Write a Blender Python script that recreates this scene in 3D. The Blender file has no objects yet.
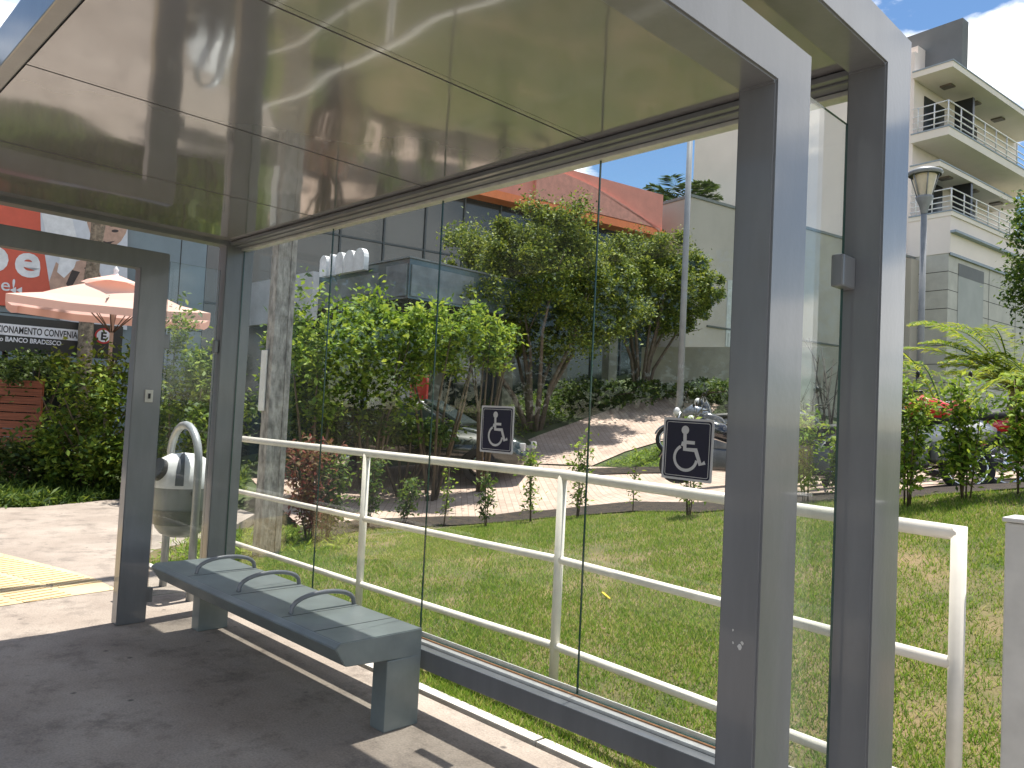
import bpy, bmesh, math, random
import numpy as np
from mathutils import Vector, Matrix
random.seed(7); rng = np.random.default_rng(7)
S = bpy.context.scene
COL = S.collection
R = math.radians

# ---------------------------------------------------------------- camera numbers
YAW, PITCH, ROLL, FPX, CAMZ = R(45.4035), R(2.4655), R(2.79), 783.4, 1.5
cf = Vector((-math.sin(YAW)*math.cos(PITCH), math.cos(YAW)*math.cos(PITCH), math.sin(PITCH)))
cr = Vector((math.cos(YAW), math.sin(YAW), 0)); cu = cr.cross(cf)
c_, s_ = math.cos(ROLL), math.sin(ROLL)
RT = c_*cr + s_*cu; UP = -s_*cr + c_*cu
EYE = Vector((0, 0, CAMZ))
def ray(x, y): return cf + RT*((x-512)/FPX) + UP*(-(y-384)/FPX)
def at(x, y, d): return EYE + ray(x, y)*d
def onY(x, y, Y):
    d = ray(x, y); return EYE + d*(Y/d.y)

# ---------------------------------------------------------------- terrain
def clip(v, a, b): return max(a, min(b, v))
def H(x, y):
    B = clip(.17*(x+8.1), 0, 1.35)
    s = clip((y-3.1)/4.9, 0, 1)
    z = B*s
    if y > 8: z += clip(.02+.02*(-2-x), .02, .24)*(min(y, 23)-8)
    return z
def gat(x, y, dmin=2.0, off=0.0):
    r = ray(x, y); d = dmin
    while d < 60:
        p = EYE + r*d
        if p.z <= H(p.x, p.y)+off: break
        d += .03
    p.z = H(p.x, p.y)+off
    return p

# ---------------------------------------------------------------- materials
MATS = {}
def mat(name, col, rough=.6, metal=0, var=.12, vscale=6, bump=0, bscale=40, coat=0, spec=.5, detail=4, col2=None, streak=None):
    if name in MATS: return MATS[name]
    m = bpy.data.materials.new(name); m.use_nodes = True
    nt = m.node_tree; N = nt.nodes; L = nt.links; b = N['Principled BSDF']
    b.inputs['Roughness'].default_value = rough; b.inputs['Metallic'].default_value = metal
    b.inputs['Coat Weight'].default_value = coat; b.inputs['Coat Roughness'].default_value = .08
    b.inputs['Specular IOR Level'].default_value = spec
    tc = N.new('ShaderNodeTexCoord'); n = N.new('ShaderNodeTexNoise')
    n.inputs['Scale'].default_value = vscale; n.inputs['Detail'].default_value = detail; n.inputs['Roughness'].default_value = .6
    if streak:
        mp = N.new('ShaderNodeMapping'); mp.inputs['Scale'].default_value = streak
        L.new(tc.outputs['Object'], mp.inputs[0]); L.new(mp.outputs[0], n.inputs['Vector'])
    else: L.new(tc.outputs['Object'], n.inputs['Vector'])
    cr_ = N.new('ShaderNodeValToRGB'); e = cr_.color_ramp.elements
    a = [max(0, c*(1-var)) for c in col]; c2 = col2 or [min(1, c*(1+var)) for c in col]
    e[0].position = .33; e[1].position = .67; e[0].color = (*a, 1); e[1].color = (*c2, 1)
    L.new(n.outputs[0], cr_.inputs[0]); L.new(cr_.outputs[0], b.inputs['Base Color'])
    if bump:
        n2 = N.new('ShaderNodeTexNoise'); n2.inputs['Scale'].default_value = bscale; n2.inputs['Detail'].default_value = 6
        bp = N.new('ShaderNodeBump'); bp.inputs['Strength'].default_value = bump; bp.inputs['Distance'].default_value = .02
        L.new(tc.outputs['Object'], n2.inputs['Vector']); L.new(n2.outputs[0], bp.inputs['Height']); L.new(bp.outputs[0], b.inputs['Normal'])
    MATS[name] = m; return m
def leafmat(name, cols, transl=.35, rough=.45):
    m = bpy.data.materials.new(name); m.use_nodes = True
    nt = m.node_tree; N = nt.nodes; L = nt.links; b = N['Principled BSDF']; out = N['Material Output']
    g = N.new('ShaderNodeNewGeometry'); cr_ = N.new('ShaderNodeValToRGB')
    e = cr_.color_ramp.elements; e[0].color = (*cols[0], 1); e[1].color = (*cols[-1], 1)
    for i, c in enumerate(cols[1:-1]):
        x = e.new((i+1)/(len(cols)-1)); x.color = (*c, 1)
    L.new(g.outputs['Random Per Island'], cr_.inputs[0]); L.new(cr_.outputs[0], b.inputs['Base Color'])
    b.inputs['Roughness'].default_value = rough+.15; b.inputs['Specular IOR Level'].default_value = .3
    t = N.new('ShaderNodeBsdfTranslucent'); mx = N.new('ShaderNodeMixShader'); mx.inputs[0].default_value = transl
    hs = N.new('ShaderNodeHueSaturation'); hs.inputs['Value'].default_value = 1.5; hs.inputs['Hue'].default_value = .485
    L.new(cr_.outputs[0], hs.inputs['Color']); L.new(hs.outputs[0], t.inputs[0])
    L.new(b.outputs[0], mx.inputs[1]); L.new(t.outputs[0], mx.inputs[2]); L.new(mx.outputs[0], out.inputs[0])
    return m
def glassmat(name, tint=(.975, .99, .983), dirt=.03, ior=1.5):
    m = bpy.data.materials.new(name); m.use_nodes = True
    nt = m.node_tree; N = nt.nodes; L = nt.links; N.remove(N['Principled BSDF']); out = N['Material Output']
    tr = N.new('ShaderNodeBsdfTransparent'); tr.inputs[0].default_value = (*tint, 1)
    gl = N.new('ShaderNodeBsdfGlossy'); gl.inputs['Roughness'].default_value = .004; gl.inputs[0].default_value = (1, 1, 1, 1)
    lw = N.new('ShaderNodeLayerWeight'); lw.inputs[0].default_value = .5
    pw = N.new('ShaderNodeMath'); pw.operation = 'POWER'; pw.inputs[1].default_value = 5; L.new(lw.outputs['Facing'], pw.inputs[0])
    fr = N.new('ShaderNodeMath'); fr.operation = 'MULTIPLY_ADD'; fr.inputs[1].default_value = .9; fr.inputs[2].default_value = .020; L.new(pw.outputs[0], fr.inputs[0])
    mx = N.new('ShaderNodeMixShader'); L.new(fr.outputs[0], mx.inputs[0]); L.new(tr.outputs[0], mx.inputs[1]); L.new(gl.outputs[0], mx.inputs[2])
    df = N.new('ShaderNodeBsdfDiffuse'); df.inputs[0].default_value = (.55, .55, .5, 1)
    tc = N.new('ShaderNodeTexCoord'); n = N.new('ShaderNodeTexNoise'); n.inputs['Scale'].default_value = 1.6; n.inputs['Detail'].default_value = 7
    mr = N.new('ShaderNodeMapRange'); mr.inputs[1].default_value = .35; mr.inputs[2].default_value = .8; mr.inputs[3].default_value = dirt*.3; mr.inputs[4].default_value = dirt*2.2
    L.new(tc.outputs['Object'], n.inputs['Vector']); L.new(n.outputs[0], mr.inputs[0])
    m2 = N.new('ShaderNodeMixShader'); L.new(mr.outputs[0], m2.inputs[0]); L.new(mx.outputs[0], m2.inputs[1]); L.new(df.outputs[0], m2.inputs[2])
    L.new(m2.outputs[0], out.inputs[0]); return m

# ---------------------------------------------------------------- object helpers
def obj(name, bm, m, parent=None, smooth=False, label=None):
    me = bpy.data.meshes.new(name)
    if isinstance(bm, bmesh.types.BMesh):
        bm.normal_update(); bm.to_mesh(me); bm.free()
    else:
        me = bm; me.name = name
    ms = m if isinstance(m, (list, tuple)) else [m]
    for x in ms: me.materials.append(x)
    if smooth:
        me.polygons.foreach_set('use_smooth', [True]*len(me.polygons))
    o = bpy.data.objects.new(name, me); COL.objects.link(o)
    if parent:
        o.parent = parent; o.matrix_parent_inverse = parent.matrix_basis.inverted()
    if label: o['label'] = label
    return o
def tag(o, label, cat, group=None):
    o['label'] = label; o['category'] = cat
    if group: o['group'] = group
    return o
def thing(name, label, cat, loc=(0, 0, 0), rz=0, group=None):
    o = bpy.data.objects.new(name, None); COL.objects.link(o)
    o.location = loc; o.rotation_euler = (0, 0, rz); o.empty_display_size = .2
    return tag(o, label, cat, group)
def struct(name, bm, m, smooth=False, kind='structure'):
    o = obj(name, bm, m, None, smooth); o['kind'] = kind; return o
def NB(): return bmesh.new()
def box(bm, x0, x1, y0, y1, z0, z1, bev=0, M=None, mi=0):
    vs = [bm.verts.new((x, y, z)) for x in (x0, x1) for y in (y0, y1) for z in (z0, z1)]
    fs = []
    for q in ((0, 1, 3, 2), (4, 6, 7, 5), (0, 4, 5, 1), (2, 3, 7, 6), (0, 2, 6, 4), (1, 5, 7, 3)):
        f = bm.faces.new([vs[i] for i in q]); f.material_index = mi; fs.append(f)
    if bev:
        es = list({e for f in fs for e in f.edges})
        r = bmesh.ops.bevel(bm, geom=es, offset=bev, segments=2, affect='EDGES', profile=.6)
        vs = list({v for f in r['faces'] for v in f.verts} | {v for v in vs if v.is_valid})
    if M is not None:
        bmesh.ops.transform(bm, matrix=M, verts=[v for v in vs if v.is_valid])
    return bm
def B(*a, **k): return box(NB(), *a, **k)
def frame(o, u, n):   # local x=u, y=n, z up
    return Matrix(((u[0], n[0], 0, o[0]), (u[1], n[1], 0, o[1]), (0, 0, 1, o[2] if len(o) > 2 else 0), (0, 0, 0, 1)))
def tube(bm, pts, rad, seg=8, cap=True, mi=0):
    pts = [Vector(p) for p in pts]; n = len(pts)
    rs = rad if isinstance(rad, (list, tuple)) else [rad]*n
    rings = []; prev = None
    for i, p in enumerate(pts):
        t = (pts[min(i+1, n-1)]-pts[max(i-1, 0)]).normalized()
        a = prev if prev is not None else (Vector((0, 0, 1)) if abs(t.z) < .9 else Vector((1, 0, 0)))
        a = (a - t*a.dot(t)).normalized(); prev = a; b = t.cross(a)
        rings.append([bm.verts.new(p + (a*math.cos(k*2*math.pi/seg)+b*math.sin(k*2*math.pi/seg))*rs[i]) for k in range(seg)])
    for i in range(n-1):
        for k in range(seg):
            f = bm.faces.new((rings[i][k], rings[i][(k+1) % seg], rings[i+1][(k+1) % seg], rings[i+1][k])); f.smooth = True; f.material_index = mi
    if cap:
        bm.faces.new(rings[0][::-1]).material_index = mi; bm.faces.new(rings[-1]).material_index = mi
    return bm
def lathe(bm, prof, seg=24, c=(0, 0, 0), axis='z', mi=0, a0=0, a1=2*math.pi):
    full = abs(a1-a0-2*math.pi) < 1e-6; n = seg if full else seg+1
    rings = []
    for r, h in prof:
        ring = []
        for k in range(n):
            a = a0+(a1-a0)*k/seg
            if axis == 'z': p = (c[0]+r*math.cos(a), c[1]+r*math.sin(a), c[2]+h)
            elif axis == 'y': p = (c[0]+r*math.cos(a), c[1]+h, c[2]+r*math.sin(a))
            else: p = (c[0]+h, c[1]+r*math.cos(a), c[2]+r*math.sin(a))
            ring.append(bm.verts.new(p))
        rings.append(ring)
    for i in range(len(rings)-1):
        for k in range(seg):
            f = bm.faces.new((rings[i][k], rings[i][(k+1) % n], rings[i+1][(k+1) % n], rings[i+1][k])); f.smooth = True; f.material_index = mi
    return bm
def prism(bm, poly, M, t0, t1, mi=0):
    """2D polygon (a,b) extruded t0..t1 along local z of matrix M"""
    lo = [bm.verts.new(M @ Vector((a, b, t0))) for a, b in poly]; hi = [bm.verts.new(M @ Vector((a, b, t1))) for a, b in poly]
    n = len(poly)
    bm.faces.new(lo[::-1]).material_index = mi; bm.faces.new(hi).material_index = mi
    for i in range(n): bm.faces.new((lo[i], lo[(i+1) % n], hi[(i+1) % n], hi[i])).material_index = mi
    return bm
def raw(name, V, F_counts, idx):
    me = bpy.data.meshes.new(name); nf = len(F_counts)
    me.vertices.add(len(V)); me.vertices.foreach_set('co', np.asarray(V, np.float32).ravel())
    me.loops.add(len(idx)); me.loops.foreach_set('vertex_index', np.asarray(idx, np.int32))
    me.polygons.add(nf); st = np.concatenate(([0], np.cumsum(F_counts)[:-1])).astype(np.int32)
    me.polygons.foreach_set('loop_start', st)
    me.update(calc_edges=True); return me
def leaves(P, size, aspect=.5, upbias=.5, droop=0):
    """P Nx3 points -> mesh of rhombic leaves"""
    n = len(P); nrm = rng.normal(size=(n, 3)); nrm[:, 2] = np.abs(nrm[:, 2])+upbias; nrm /= np.linalg.norm(nrm, axis=1)[:, None]
    d = rng.normal(size=(n, 3)); d[:, 2] -= droop; d -= nrm*(d*nrm).sum(1)[:, None]; d /= np.linalg.norm(d, axis=1)[:, None]
    w = np.cross(nrm, d); s = (size*rng.uniform(.6, 1.35, n))[:, None]
    V = np.empty((n, 4, 3)); V[:, 0] = P; V[:, 1] = P+d*s*.5+w*s*aspect*.5+nrm*s*.07; V[:, 2] = P+d*s; V[:, 3] = P+d*s*.5-w*s*aspect*.5+nrm*s*.07
    return raw('foliage', V.reshape(-1, 3), np.full(n, 4), np.arange(n*4))
def crown_pts(c, rad, n, nclump, spread=.16, hollow=.5, flat=0):
    """clumped points in ellipsoid shell with irregular outline"""
    C = rng.normal(size=(nclump, 3)); C /= np.linalg.norm(C, axis=1)[:, None]
    rr = hollow+(1-hollow)*rng.random(nclump)**.6; rr *= 1+.16*np.sin(C[:, 0]*5+c[0])*np.cos(C[:, 1]*4+c[1])+rng.normal(0, .05, nclump)
    C = C*rr[:, None]
    if flat: C[:, 2] = np.maximum(C[:, 2], -flat+rng.random(nclump)*.2)
    k = rng.integers(0, nclump, n); q = rng.normal(size=(n, 3))*spread*(.5+rng.random(nclump))[k][:, None]
    return (C[k]+q)*np.array(rad)+np.array(c)

# ---------------------------------------------------------------- palette
M_paint = mat('blue_grey_paint', (.16, .167, .178), .30, 0, .10, 3, .03, 60, coat=.5, streak=(3, 3, .6))
M_ceil = mat('glossy_ceiling_paint', (.22, .212, .22), .12, 0, .08, 1.2, 0, coat=1.0, spec=.9)
M_ceil.node_tree.nodes['Principled BSDF'].inputs['Coat Roughness'].default_value = .05
M_ceil.node_tree.nodes['Principled BSDF'].inputs['Coat IOR'].default_value = 1.7
M_seam = mat('dark_gap', (.03, .03, .03), .7)
M_alu = mat('aluminium_channel', (.62, .62, .60), .35, .4, .1, 20)
M_rust = mat('rusty_seal', (.30, .15, .07), .8, 0, .4, 30)
M_glass = glassmat('clear_glass', dirt=.008)
M_gedge = mat('glass_edge', (.02, .06, .05), .15)
M_bench = mat('bench_paint', (.20, .23, .23), .34, 0, .12, 5, .03, 50, coat=.12)
M_white = mat('cream_white_paint', (.74, .70, .62), .4, 0, .07, 8, .03, 50)
M_conc = None
M_bark = mat('bark', (.13, .10, .075), .9, 0, .35, 12, .8, 30)
M_stem = mat('stem', (.10, .075, .045), .8, 0, .3, 20)
M_black = mat('black_plastic', (.012, .012, .013), .4)
M_rubber = mat('rubber', (.018, .018, .018), .8)
M_chrome = mat('chrome', (.7, .7, .7), .15, 1)
L_bright = leafmat('leaf_bright', [(.035, .075, .010), (.10, .19, .018), (.20, .30, .03), (.32, .40, .05)], .35)
L_fresh = leafmat('leaf_fresh', [(.025, .06, .010), (.07, .13, .015), (.13, .20, .022), (.24, .30, .04)], .3)
L_mid = leafmat('leaf_mid', [(.02, .05, .01), (.05, .10, .015), (.09, .15, .02), (.16, .22, .03)], .35)
L_dark = leafmat('leaf_dark', [(.015, .035, .008), (.035, .07, .012), (.06, .10, .018), (.10, .14, .03)], .3)
L_olive = leafmat('leaf_olive', [(.025, .05, .010), (.07, .12, .015), (.15, .20, .025), (.28, .32, .04)], .25)
L_red = leafmat('leaf_red', [(.10, .03, .02), (.22, .07, .05), (.12, .12, .03), (.30, .14, .10)], .3)
L_palm = leafmat('leaf_palm', [(.05, .11, .012), (.13, .21, .02), (.30, .33, .04), (.09, .17, .02)], .4)
L_grass = leafmat('grass_blade', [(.065, .14, .012), (.12, .23, .02), (.21, .33, .035), (.40, .35, .12)], .35, .6)

# concrete with stains
def concrete(name, a, b, stain=(.09, .08, .07)):
    m = bpy.data.materials.new(name); m.use_nodes = True; nt = m.node_tree; N = nt.nodes; L = nt.links; P = N['Principled BSDF']
    tc = N.new('ShaderNodeTexCoord')
    n1 = N.new('ShaderNodeTexNoise'); n1.inputs['Scale'].default_value = 1.3; n1.inputs['Detail'].default_value = 8; n1.inputs['Roughness'].default_value = .65
    r1 = N.new('ShaderNodeValToRGB'); r1.color_ramp.elements[0].position = .35; r1.color_ramp.elements[1].position = .65
    r1.color_ramp.elements[0].color = (*a, 1); r1.color_ramp.elements[1].color = (*b, 1)
    n2 = N.new('ShaderNodeTexNoise'); n2.inputs['Scale'].default_value = 3.2; n2.inputs['Detail'].default_value = 10; n2.inputs['Roughness'].default_value = .75
    r2 = N.new('ShaderNodeValToRGB'); r2.color_ramp.elements[0].position = .50; r2.color_ramp.elements[1].position = .66
    r2.color_ramp.elements[0].color = (0, 0, 0, 1); r2.color_ramp.elements[1].color = (.65, .65, .65, 1)
    v = N.new('ShaderNodeTexVoronoi'); v.inputs['Scale'].default_value = 4.2; v.inputs['Randomness'].default_value = 1
    r3 = N.new('ShaderNodeValToRGB'); r3.color_ramp.elements[0].position = .03; r3.color_ramp.elements[1].position = .085
    r3.color_ramp.elements[0].color = (.75, .75, .75, 1); r3.color_ramp.elements[1].color = (0, 0, 0, 1)
    n4 = N.new('ShaderNodeTexNoise'); n4.inputs['Scale'].default_value = 90; n4.inputs['Detail'].default_value = 4
    for n in (n1, n2, v, n4): L.new(tc.outputs['Object'], n.inputs['Vector'])
    mx = N.new('ShaderNodeMixRGB'); mx.inputs[2].default_value = (*stain, 1)
    L.new(n1.outputs[0], r1.inputs[0]); L.new(n2.outputs[0], r2.inputs[0]); L.new(v.outputs['Distance'], r3.inputs[0])
    L.new(r2.outputs[0], mx.inputs[0]); L.new(r1.outputs[0], mx.inputs[1])
    m3 = N.new('ShaderNodeMixRGB'); m3.inputs[2].default_value = (.04, .037, .035, 1); L.new(r3.outputs[0], m3.inputs[0]); L.new(mx.outputs[0], m3.inputs[1])
    m4 = N.new('ShaderNodeMixRGB'); m4.blend_type = 'MULTIPLY'; m4.inputs[0].default_value = .6; L.new(m3.outputs[0], m4.inputs[1]); L.new(n4.outputs[1], m4.inputs[2])
    L.new(m3.outputs[0], m4.inputs[1]); L.new(n4.outputs[0], m4.inputs[2])
    L.new(m4.outputs[0], P.inputs['Base Color']); P.inputs['Roughness'].default_value = .82
    bp = N.new('ShaderNodeBump'); bp.inputs['Strength'].default_value = .35; bp.inputs['Distance'].default_value = .01
    L.new(n4.outputs[0], bp.inputs['Height']); L.new(bp.outputs[0], P.inputs['Normal'])
    return m
M_conc = concrete('stained_concrete', (.35, .29, .24), (.49, .42, .355), (.13, .105, .088))

def brickmat(name, c1, c2, mortar, scale, w, h, rot=0, bump=.3, rough=.8, off=.5, msize=.02):
    m = bpy.data.materials.new(name); m.use_nodes = True; nt = m.node_tree; N = nt.nodes; L = nt.links; P = N['Principled BSDF']
    tc = N.new('ShaderNodeTexCoord'); mp = N.new('ShaderNodeMapping'); mp.inputs['Rotation'].default_value = (0, 0, rot) if not isinstance(rot, tuple) else rot
    b = N.new('ShaderNodeTexBrick'); b.inputs['Color1'].default_value = (*c1, 1); b.inputs['Color2'].default_value = (*c2, 1); b.inputs['Mortar'].default_value = (*mortar, 1)
    b.inputs['Scale'].default_value = scale; b.inputs['Brick Width'].default_value = w; b.inputs['Row Height'].default_value = h; b.inputs['Mortar Size'].default_value = msize
    b.offset = off
    n = N.new('ShaderNodeTexNoise'); n.inputs['Scale'].default_value = 1.7; n.inputs['Detail'].default_value = 8
    mx = N.new('ShaderNodeMixRGB'); mx.blend_type = 'MULTIPLY'; mx.inputs[0].default_value = .55
    mr = N.new('ShaderNodeMapRange'); mr.inputs[1].default_value = .3; mr.inputs[2].default_value = .7; mr.inputs[3].default_value = .6; mr.inputs[4].default_value = 1.15
    L.new(tc.outputs['Object'], mp.inputs[0]); L.new(mp.outputs[0], b.inputs['Vector']); L.new(tc.outputs['Object'], n.inputs['Vector'])
    L.new(n.outputs[0], mr.inputs[0]); L.new(b.outputs[0], mx.inputs[1]); L.new(mr.outputs[0], mx.inputs[2]); L.new(mx.outputs[0], P.inputs['Base Color'])
    P.inputs['Roughness'].default_value = rough
    bp = N.new('ShaderNodeBump'); bp.inputs['Strength'].default_value = bump; bp.inputs['Distance'].default_value = .01; bp.invert = True
    L.new(b.outputs['Fac'], bp.inputs['Height']); L.new(bp.outputs[0], P.inputs['Normal'])
    return m
M_paver = brickmat('brick_pavers', (.43, .315, .25), (.51, .39, .32), (.21, .155, .12), 5, 1.0, .5, R(40))
M_tact = brickmat('yellow_tactile_tiles', (.58, .44, .25), (.63, .49, .29), (.42, .34, .24), 1, .4, .4, R(15), .4, .7, 0, .006)
M_tile = brickmat('stone_cladding', (.50, .46, .39), (.56, .51, .44), (.26, .24, .20), 1, 2.4, .8, (R(90), 0, R(8)), .2, .6, 0, .02)
M_asph = mat('asphalt', (.05, .05, .052), .85, 0, .25, 8, .5, 120)
M_soil_shadow = mat('soil_and_shadow', (.014, .010, .007), .95, 0, .5, 9, 1, 25, col2=(.045, .03, .018))  # bed soil, also colours the painted shadow strip below the grass wedge
M_lawnbase = mat('lawn_base', (.085, .11, .028), .95, 0, .35, 1.6, .8, 40, detail=9, col2=(.21, .15, .075))
M_far = mat('ground_cover_base', (.05, .07, .02), .95, 0, .4, 2, .8, 20)

# ---------------------------------------------------------------- setting
def ground():
    xs = np.unique(np.concatenate((np.linspace(-400, -30, 12), np.linspace(-30, 8, 115), np.linspace(8, 400, 12))))
    ys = np.unique(np.concatenate((np.linspace(-400, -2, 12), [-1.62, -1.6], np.linspace(-1.5, 26, 100), np.linspace(26, 500, 14))))
    V = []
    for y in ys:
        for x in xs:
            z = H(x, y) - .02
            if y < 2.9 or (x < -7.9 and y < 6): z = -.14
            if y <= -1.61: z = -.24
            V.append((x, y, z))
    nx = len(xs); idx = []
    for j in range(len(ys)-1):
        for i in range(nx-1):
            a = j*nx+i; idx += [a, a+1, a+nx+1, a+nx]
    struct('ground', raw('ground', V, [4]*(len(idx)//4), idx), M_far, True)
ground()
def sheet(name, pts, z0, z1, m):
    bm = NB(); lo = [bm.verts.new((x, y, z0)) for x, y in pts]; hi = [bm.verts.new((x, y, z1)) for x, y in pts]
    bm.faces.new(hi); n = len(pts)
    for i in range(n): bm.faces.new((lo[i], lo[(i+1) % n], hi[(i+1) % n], hi[i]))
    bmesh.ops.recalc_face_normals(bm, faces=bm.faces[:])
    return struct(name, bm, m)
# concrete pavement: under the shelter and round the corner on the left
sheet('sidewalk', [(12, -1.42), (12, 2.70), (-7.55, 2.70), (-8.15, 3.1), (-8.6, 3.9), (-10.2, 5.2), (-12.4, 5.4), (-12.5, 4.2), (-11.9, 2.9), (-12.0, 2.5), (-40, 2.2), (-40, -1.42)], -.13, 0, M_conc)
sheet('kerb', [(12, -1.60), (12, -1.43), (-40, -1.43), (-40, -1.60)], -.23, .004, mat('kerb_concrete', (.45, .43, .40), .8, 0, .15, 5, .3))
bm = NB(); box(bm, -40, 12, -9.5, -1.61, -.235, -.12); struct('road', bm, M_asph)
bm = NB(); box(bm, -40, 12, -13, -9.51, -.235, .0); struct('opposite_sidewalk', bm, mat('darkened_pavement', (.26, .24, .21), .85, 0, .15, 3))  # unseen opposite pavement, colour darkened to keep glass reflections dim
# garden edging behind the shelter
bm = NB()
x = -7.5
while x < 3:
    box(bm, x, x+.985, 2.735, 2.80, -.12, .008+random.uniform(-.003, .003), bev=.004); x += 1.0
struct('garden_edging', bm, mat('white_edging', (.56, .53, .48), .7, 0, .12, 8, .2))
# tactile paving with raised bars
bm = NB(); pl = [(-6.56, 2.22), (-6.44, 1.4), (-6.36, -1.3), (-10.2, -1.3), (-9.3, 1.55), (-8.75, 1.80), (-7.6, 2.10), (-7.1, 2.2)]
f = bm.faces.new([bm.verts.new((x, y, .004)) for x, y in pl]); struct('tactile_paving', bm, M_tact)
bm = NB()
def inpoly(x, y, p):
    c = False; n = len(p)
    for i in range(n):
        x1, y1 = p[i]; x2, y2 = p[i-1]
        if (y1 > y) != (y2 > y) and x < (x2-x1)*(y-y1)/(y2-y1)+x1: c = not c
    return c
for i in range(-60, 60):
    for j in range(-20, 20):
        u = i*.083; v = j*.40; a = R(15)
        X = -8+u*math.cos(a)-v*math.sin(a); Y = .5+u*math.sin(a)+v*math.cos(a)
        if inpoly(X, Y, pl) and inpoly(X-.05, Y+.15, pl) and inpoly(X+.05, Y-.15, pl):
            box(bm, -.017, .017, -.17, .17, .004, .010, M=Matrix.Translation((X, Y, 0)) @ Matrix.Rotation(a, 4, 'Z'))
struct('tactile_bars', bm, mat('yellow_tactile_bar', (.60, .46, .26), .7, 0, .12, 5))

# loft a conforming sheet between two pixel-traced edges on the terrain
def loft(name, A, Bp, m, off, nu=40, nv=10, kind='structure'):
    def samp(L, t):
        t *= len(L)-1; i = min(int(t), len(L)-2); f = t-i
        return (L[i][0]*(1-f)+L[i+1][0]*f, L[i][1]*(1-f)+L[i+1][1]*f)
    V = []
    for j in range(nv+1):
        for i in range(nu+1):
            a = samp(A, i/nu); b = samp(Bp, i/nu); w = j/nv
            x = a[0]*(1-w)+b[0]*w; y = a[1]*(1-w)+b[1]*w
            V.append((x, y, H(x, y)+off))
    idx = []
    for j in range(nv):
        for i in range(nu):
            q = j*(nu+1)+i; idx += [q, q+1, q+nu+2, q+nu+1]
    return struct(name, raw(name, V, [4]*(nu*nv), idx), m, True, kind)
def W(*px): 
    return [tuple(gat(x, y)[:2]) for x, y in px]
BEDB = W((300, 543), (365, 530), (442, 526), (530, 520), (632, 512), (700, 513), (810, 503), (905, 500), (1060, 486))
BEDT = W((300, 528), (365, 520), (442, 517), (530, 511), (632, 502), (700, 503), (810, 494), (905, 490), (1060, 476))
def padr(L, dx, dy=0): return L+[(L[-1][0]+dx, L[-1][1]+dy)]
BEDT = padr(BEDT, 4); BEDB = padr(BEDB, 4)
loft('planting_bed', BEDT, BEDB, M_soil_shadow, .012, 90, 4)
PT = W((250, 478), (330, 474), (400, 466), (480, 462), (560, 466), (632, 468), (700, 468), (810, 455), (905, 470), (1060, 462))
PT = padr(PT, 4)
loft('brick_path', PT, [(x, y+.02) for x, y in BEDT], M_paver, .0, 100, 24)
loft('brick_driveway', W((470, 463), (540, 435), (590, 417), (640, 399), (672, 397)), W((592, 466), (625, 452), (680, 436), (700, 424), (720, 405)), M_paver, .006, 60, 16)
loft('painted_shadow_strip', W((585, 470), (640, 468), (695, 468)), W((585, 476), (640, 474), (695, 472)), M_soil_shadow, .02, 20, 3)  # shadow below the grass wedge, painted as a dark strip on the paving

# lawn: base sheet + blades
loft('lawn', [(x, y-.03) for x, y in BEDB], [(-9.0, 3.3), (-7.6, 2.83), (-7, 2.81), (-6, 2.81), (-4.5, 2.81), (-3.5, 2.81), (-2.5, 2.81), (-1.5, 2.81), (0, 2.81), (4, 2.81)], M_lawnbase, -.004, 80, 40)
def bladesmesh(P, h, w):
    n = len(P); a = rng.uniform(0, 2*np.pi, n); hh = h*rng.uniform(.5, 1.4, n)
    lean = rng.normal(0, .55, (n, 2))*hh[:, None]; s = np.stack((np.cos(a), np.sin(a), np.zeros(n)), 1)*w*rng.uniform(.6, 1.3, n)[:, None]
    V = np.empty((n, 3, 3)); V[:, 0] = P-s; V[:, 1] = P+s; V[:, 2] = P+np.concatenate((lean, hh[:, None]), 1)
    return raw('blades', V.reshape(-1, 3), np.full(n, 3), np.arange(n*3))
def noise2(x, y):
    return (np.sin(x*1.7+np.sin(y*2.3)*1.3)+np.sin(y*2.1+np.sin(x*1.1+2)*1.7)+.7*np.sin(x*4.3+y*3.1)+.6*np.sin(x*7.7-y*6.1+1)+.5*np.sin(x*13.1+y*11.3))/3.8
def lawnblades():
    n = 620000; X = rng.uniform(-9, 1.2, n); Y = 2.80+rng.random(n)**1.25*5.3
    # keep within lawn
    bx = np.array([p[0] for p in BEDB]); by = np.array([p[1] for p in BEDB]); o = np.argsort(bx)
    lim = np.interp(X, bx[o], by[o]); keep = (Y < lim+.05) & ((X > -7.5) | (Y > 3.15-(X+7.5)*.4))
    d = -.712*X+.702*Y; keep &= rng.random(n) < np.clip(6.0/(d+.1), 0, 1)
    nz = noise2(X, Y); keep &= rng.random(n) < np.clip(.68+.85*nz, .12, 1)
    X = X[keep]; Y = Y[keep]; Z = np.array([H(a, b) for a, b in zip(X, Y)])-.006
    return bladesmesh(np.stack((X, Y, Z), 1), .032, .0034)
o = struct('grass', lawnblades(), L_grass, kind='stuff')
o['label'] = 'short patchy grass growing on the sloping lawn'
print('blades', len(o.data.polygons))
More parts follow.
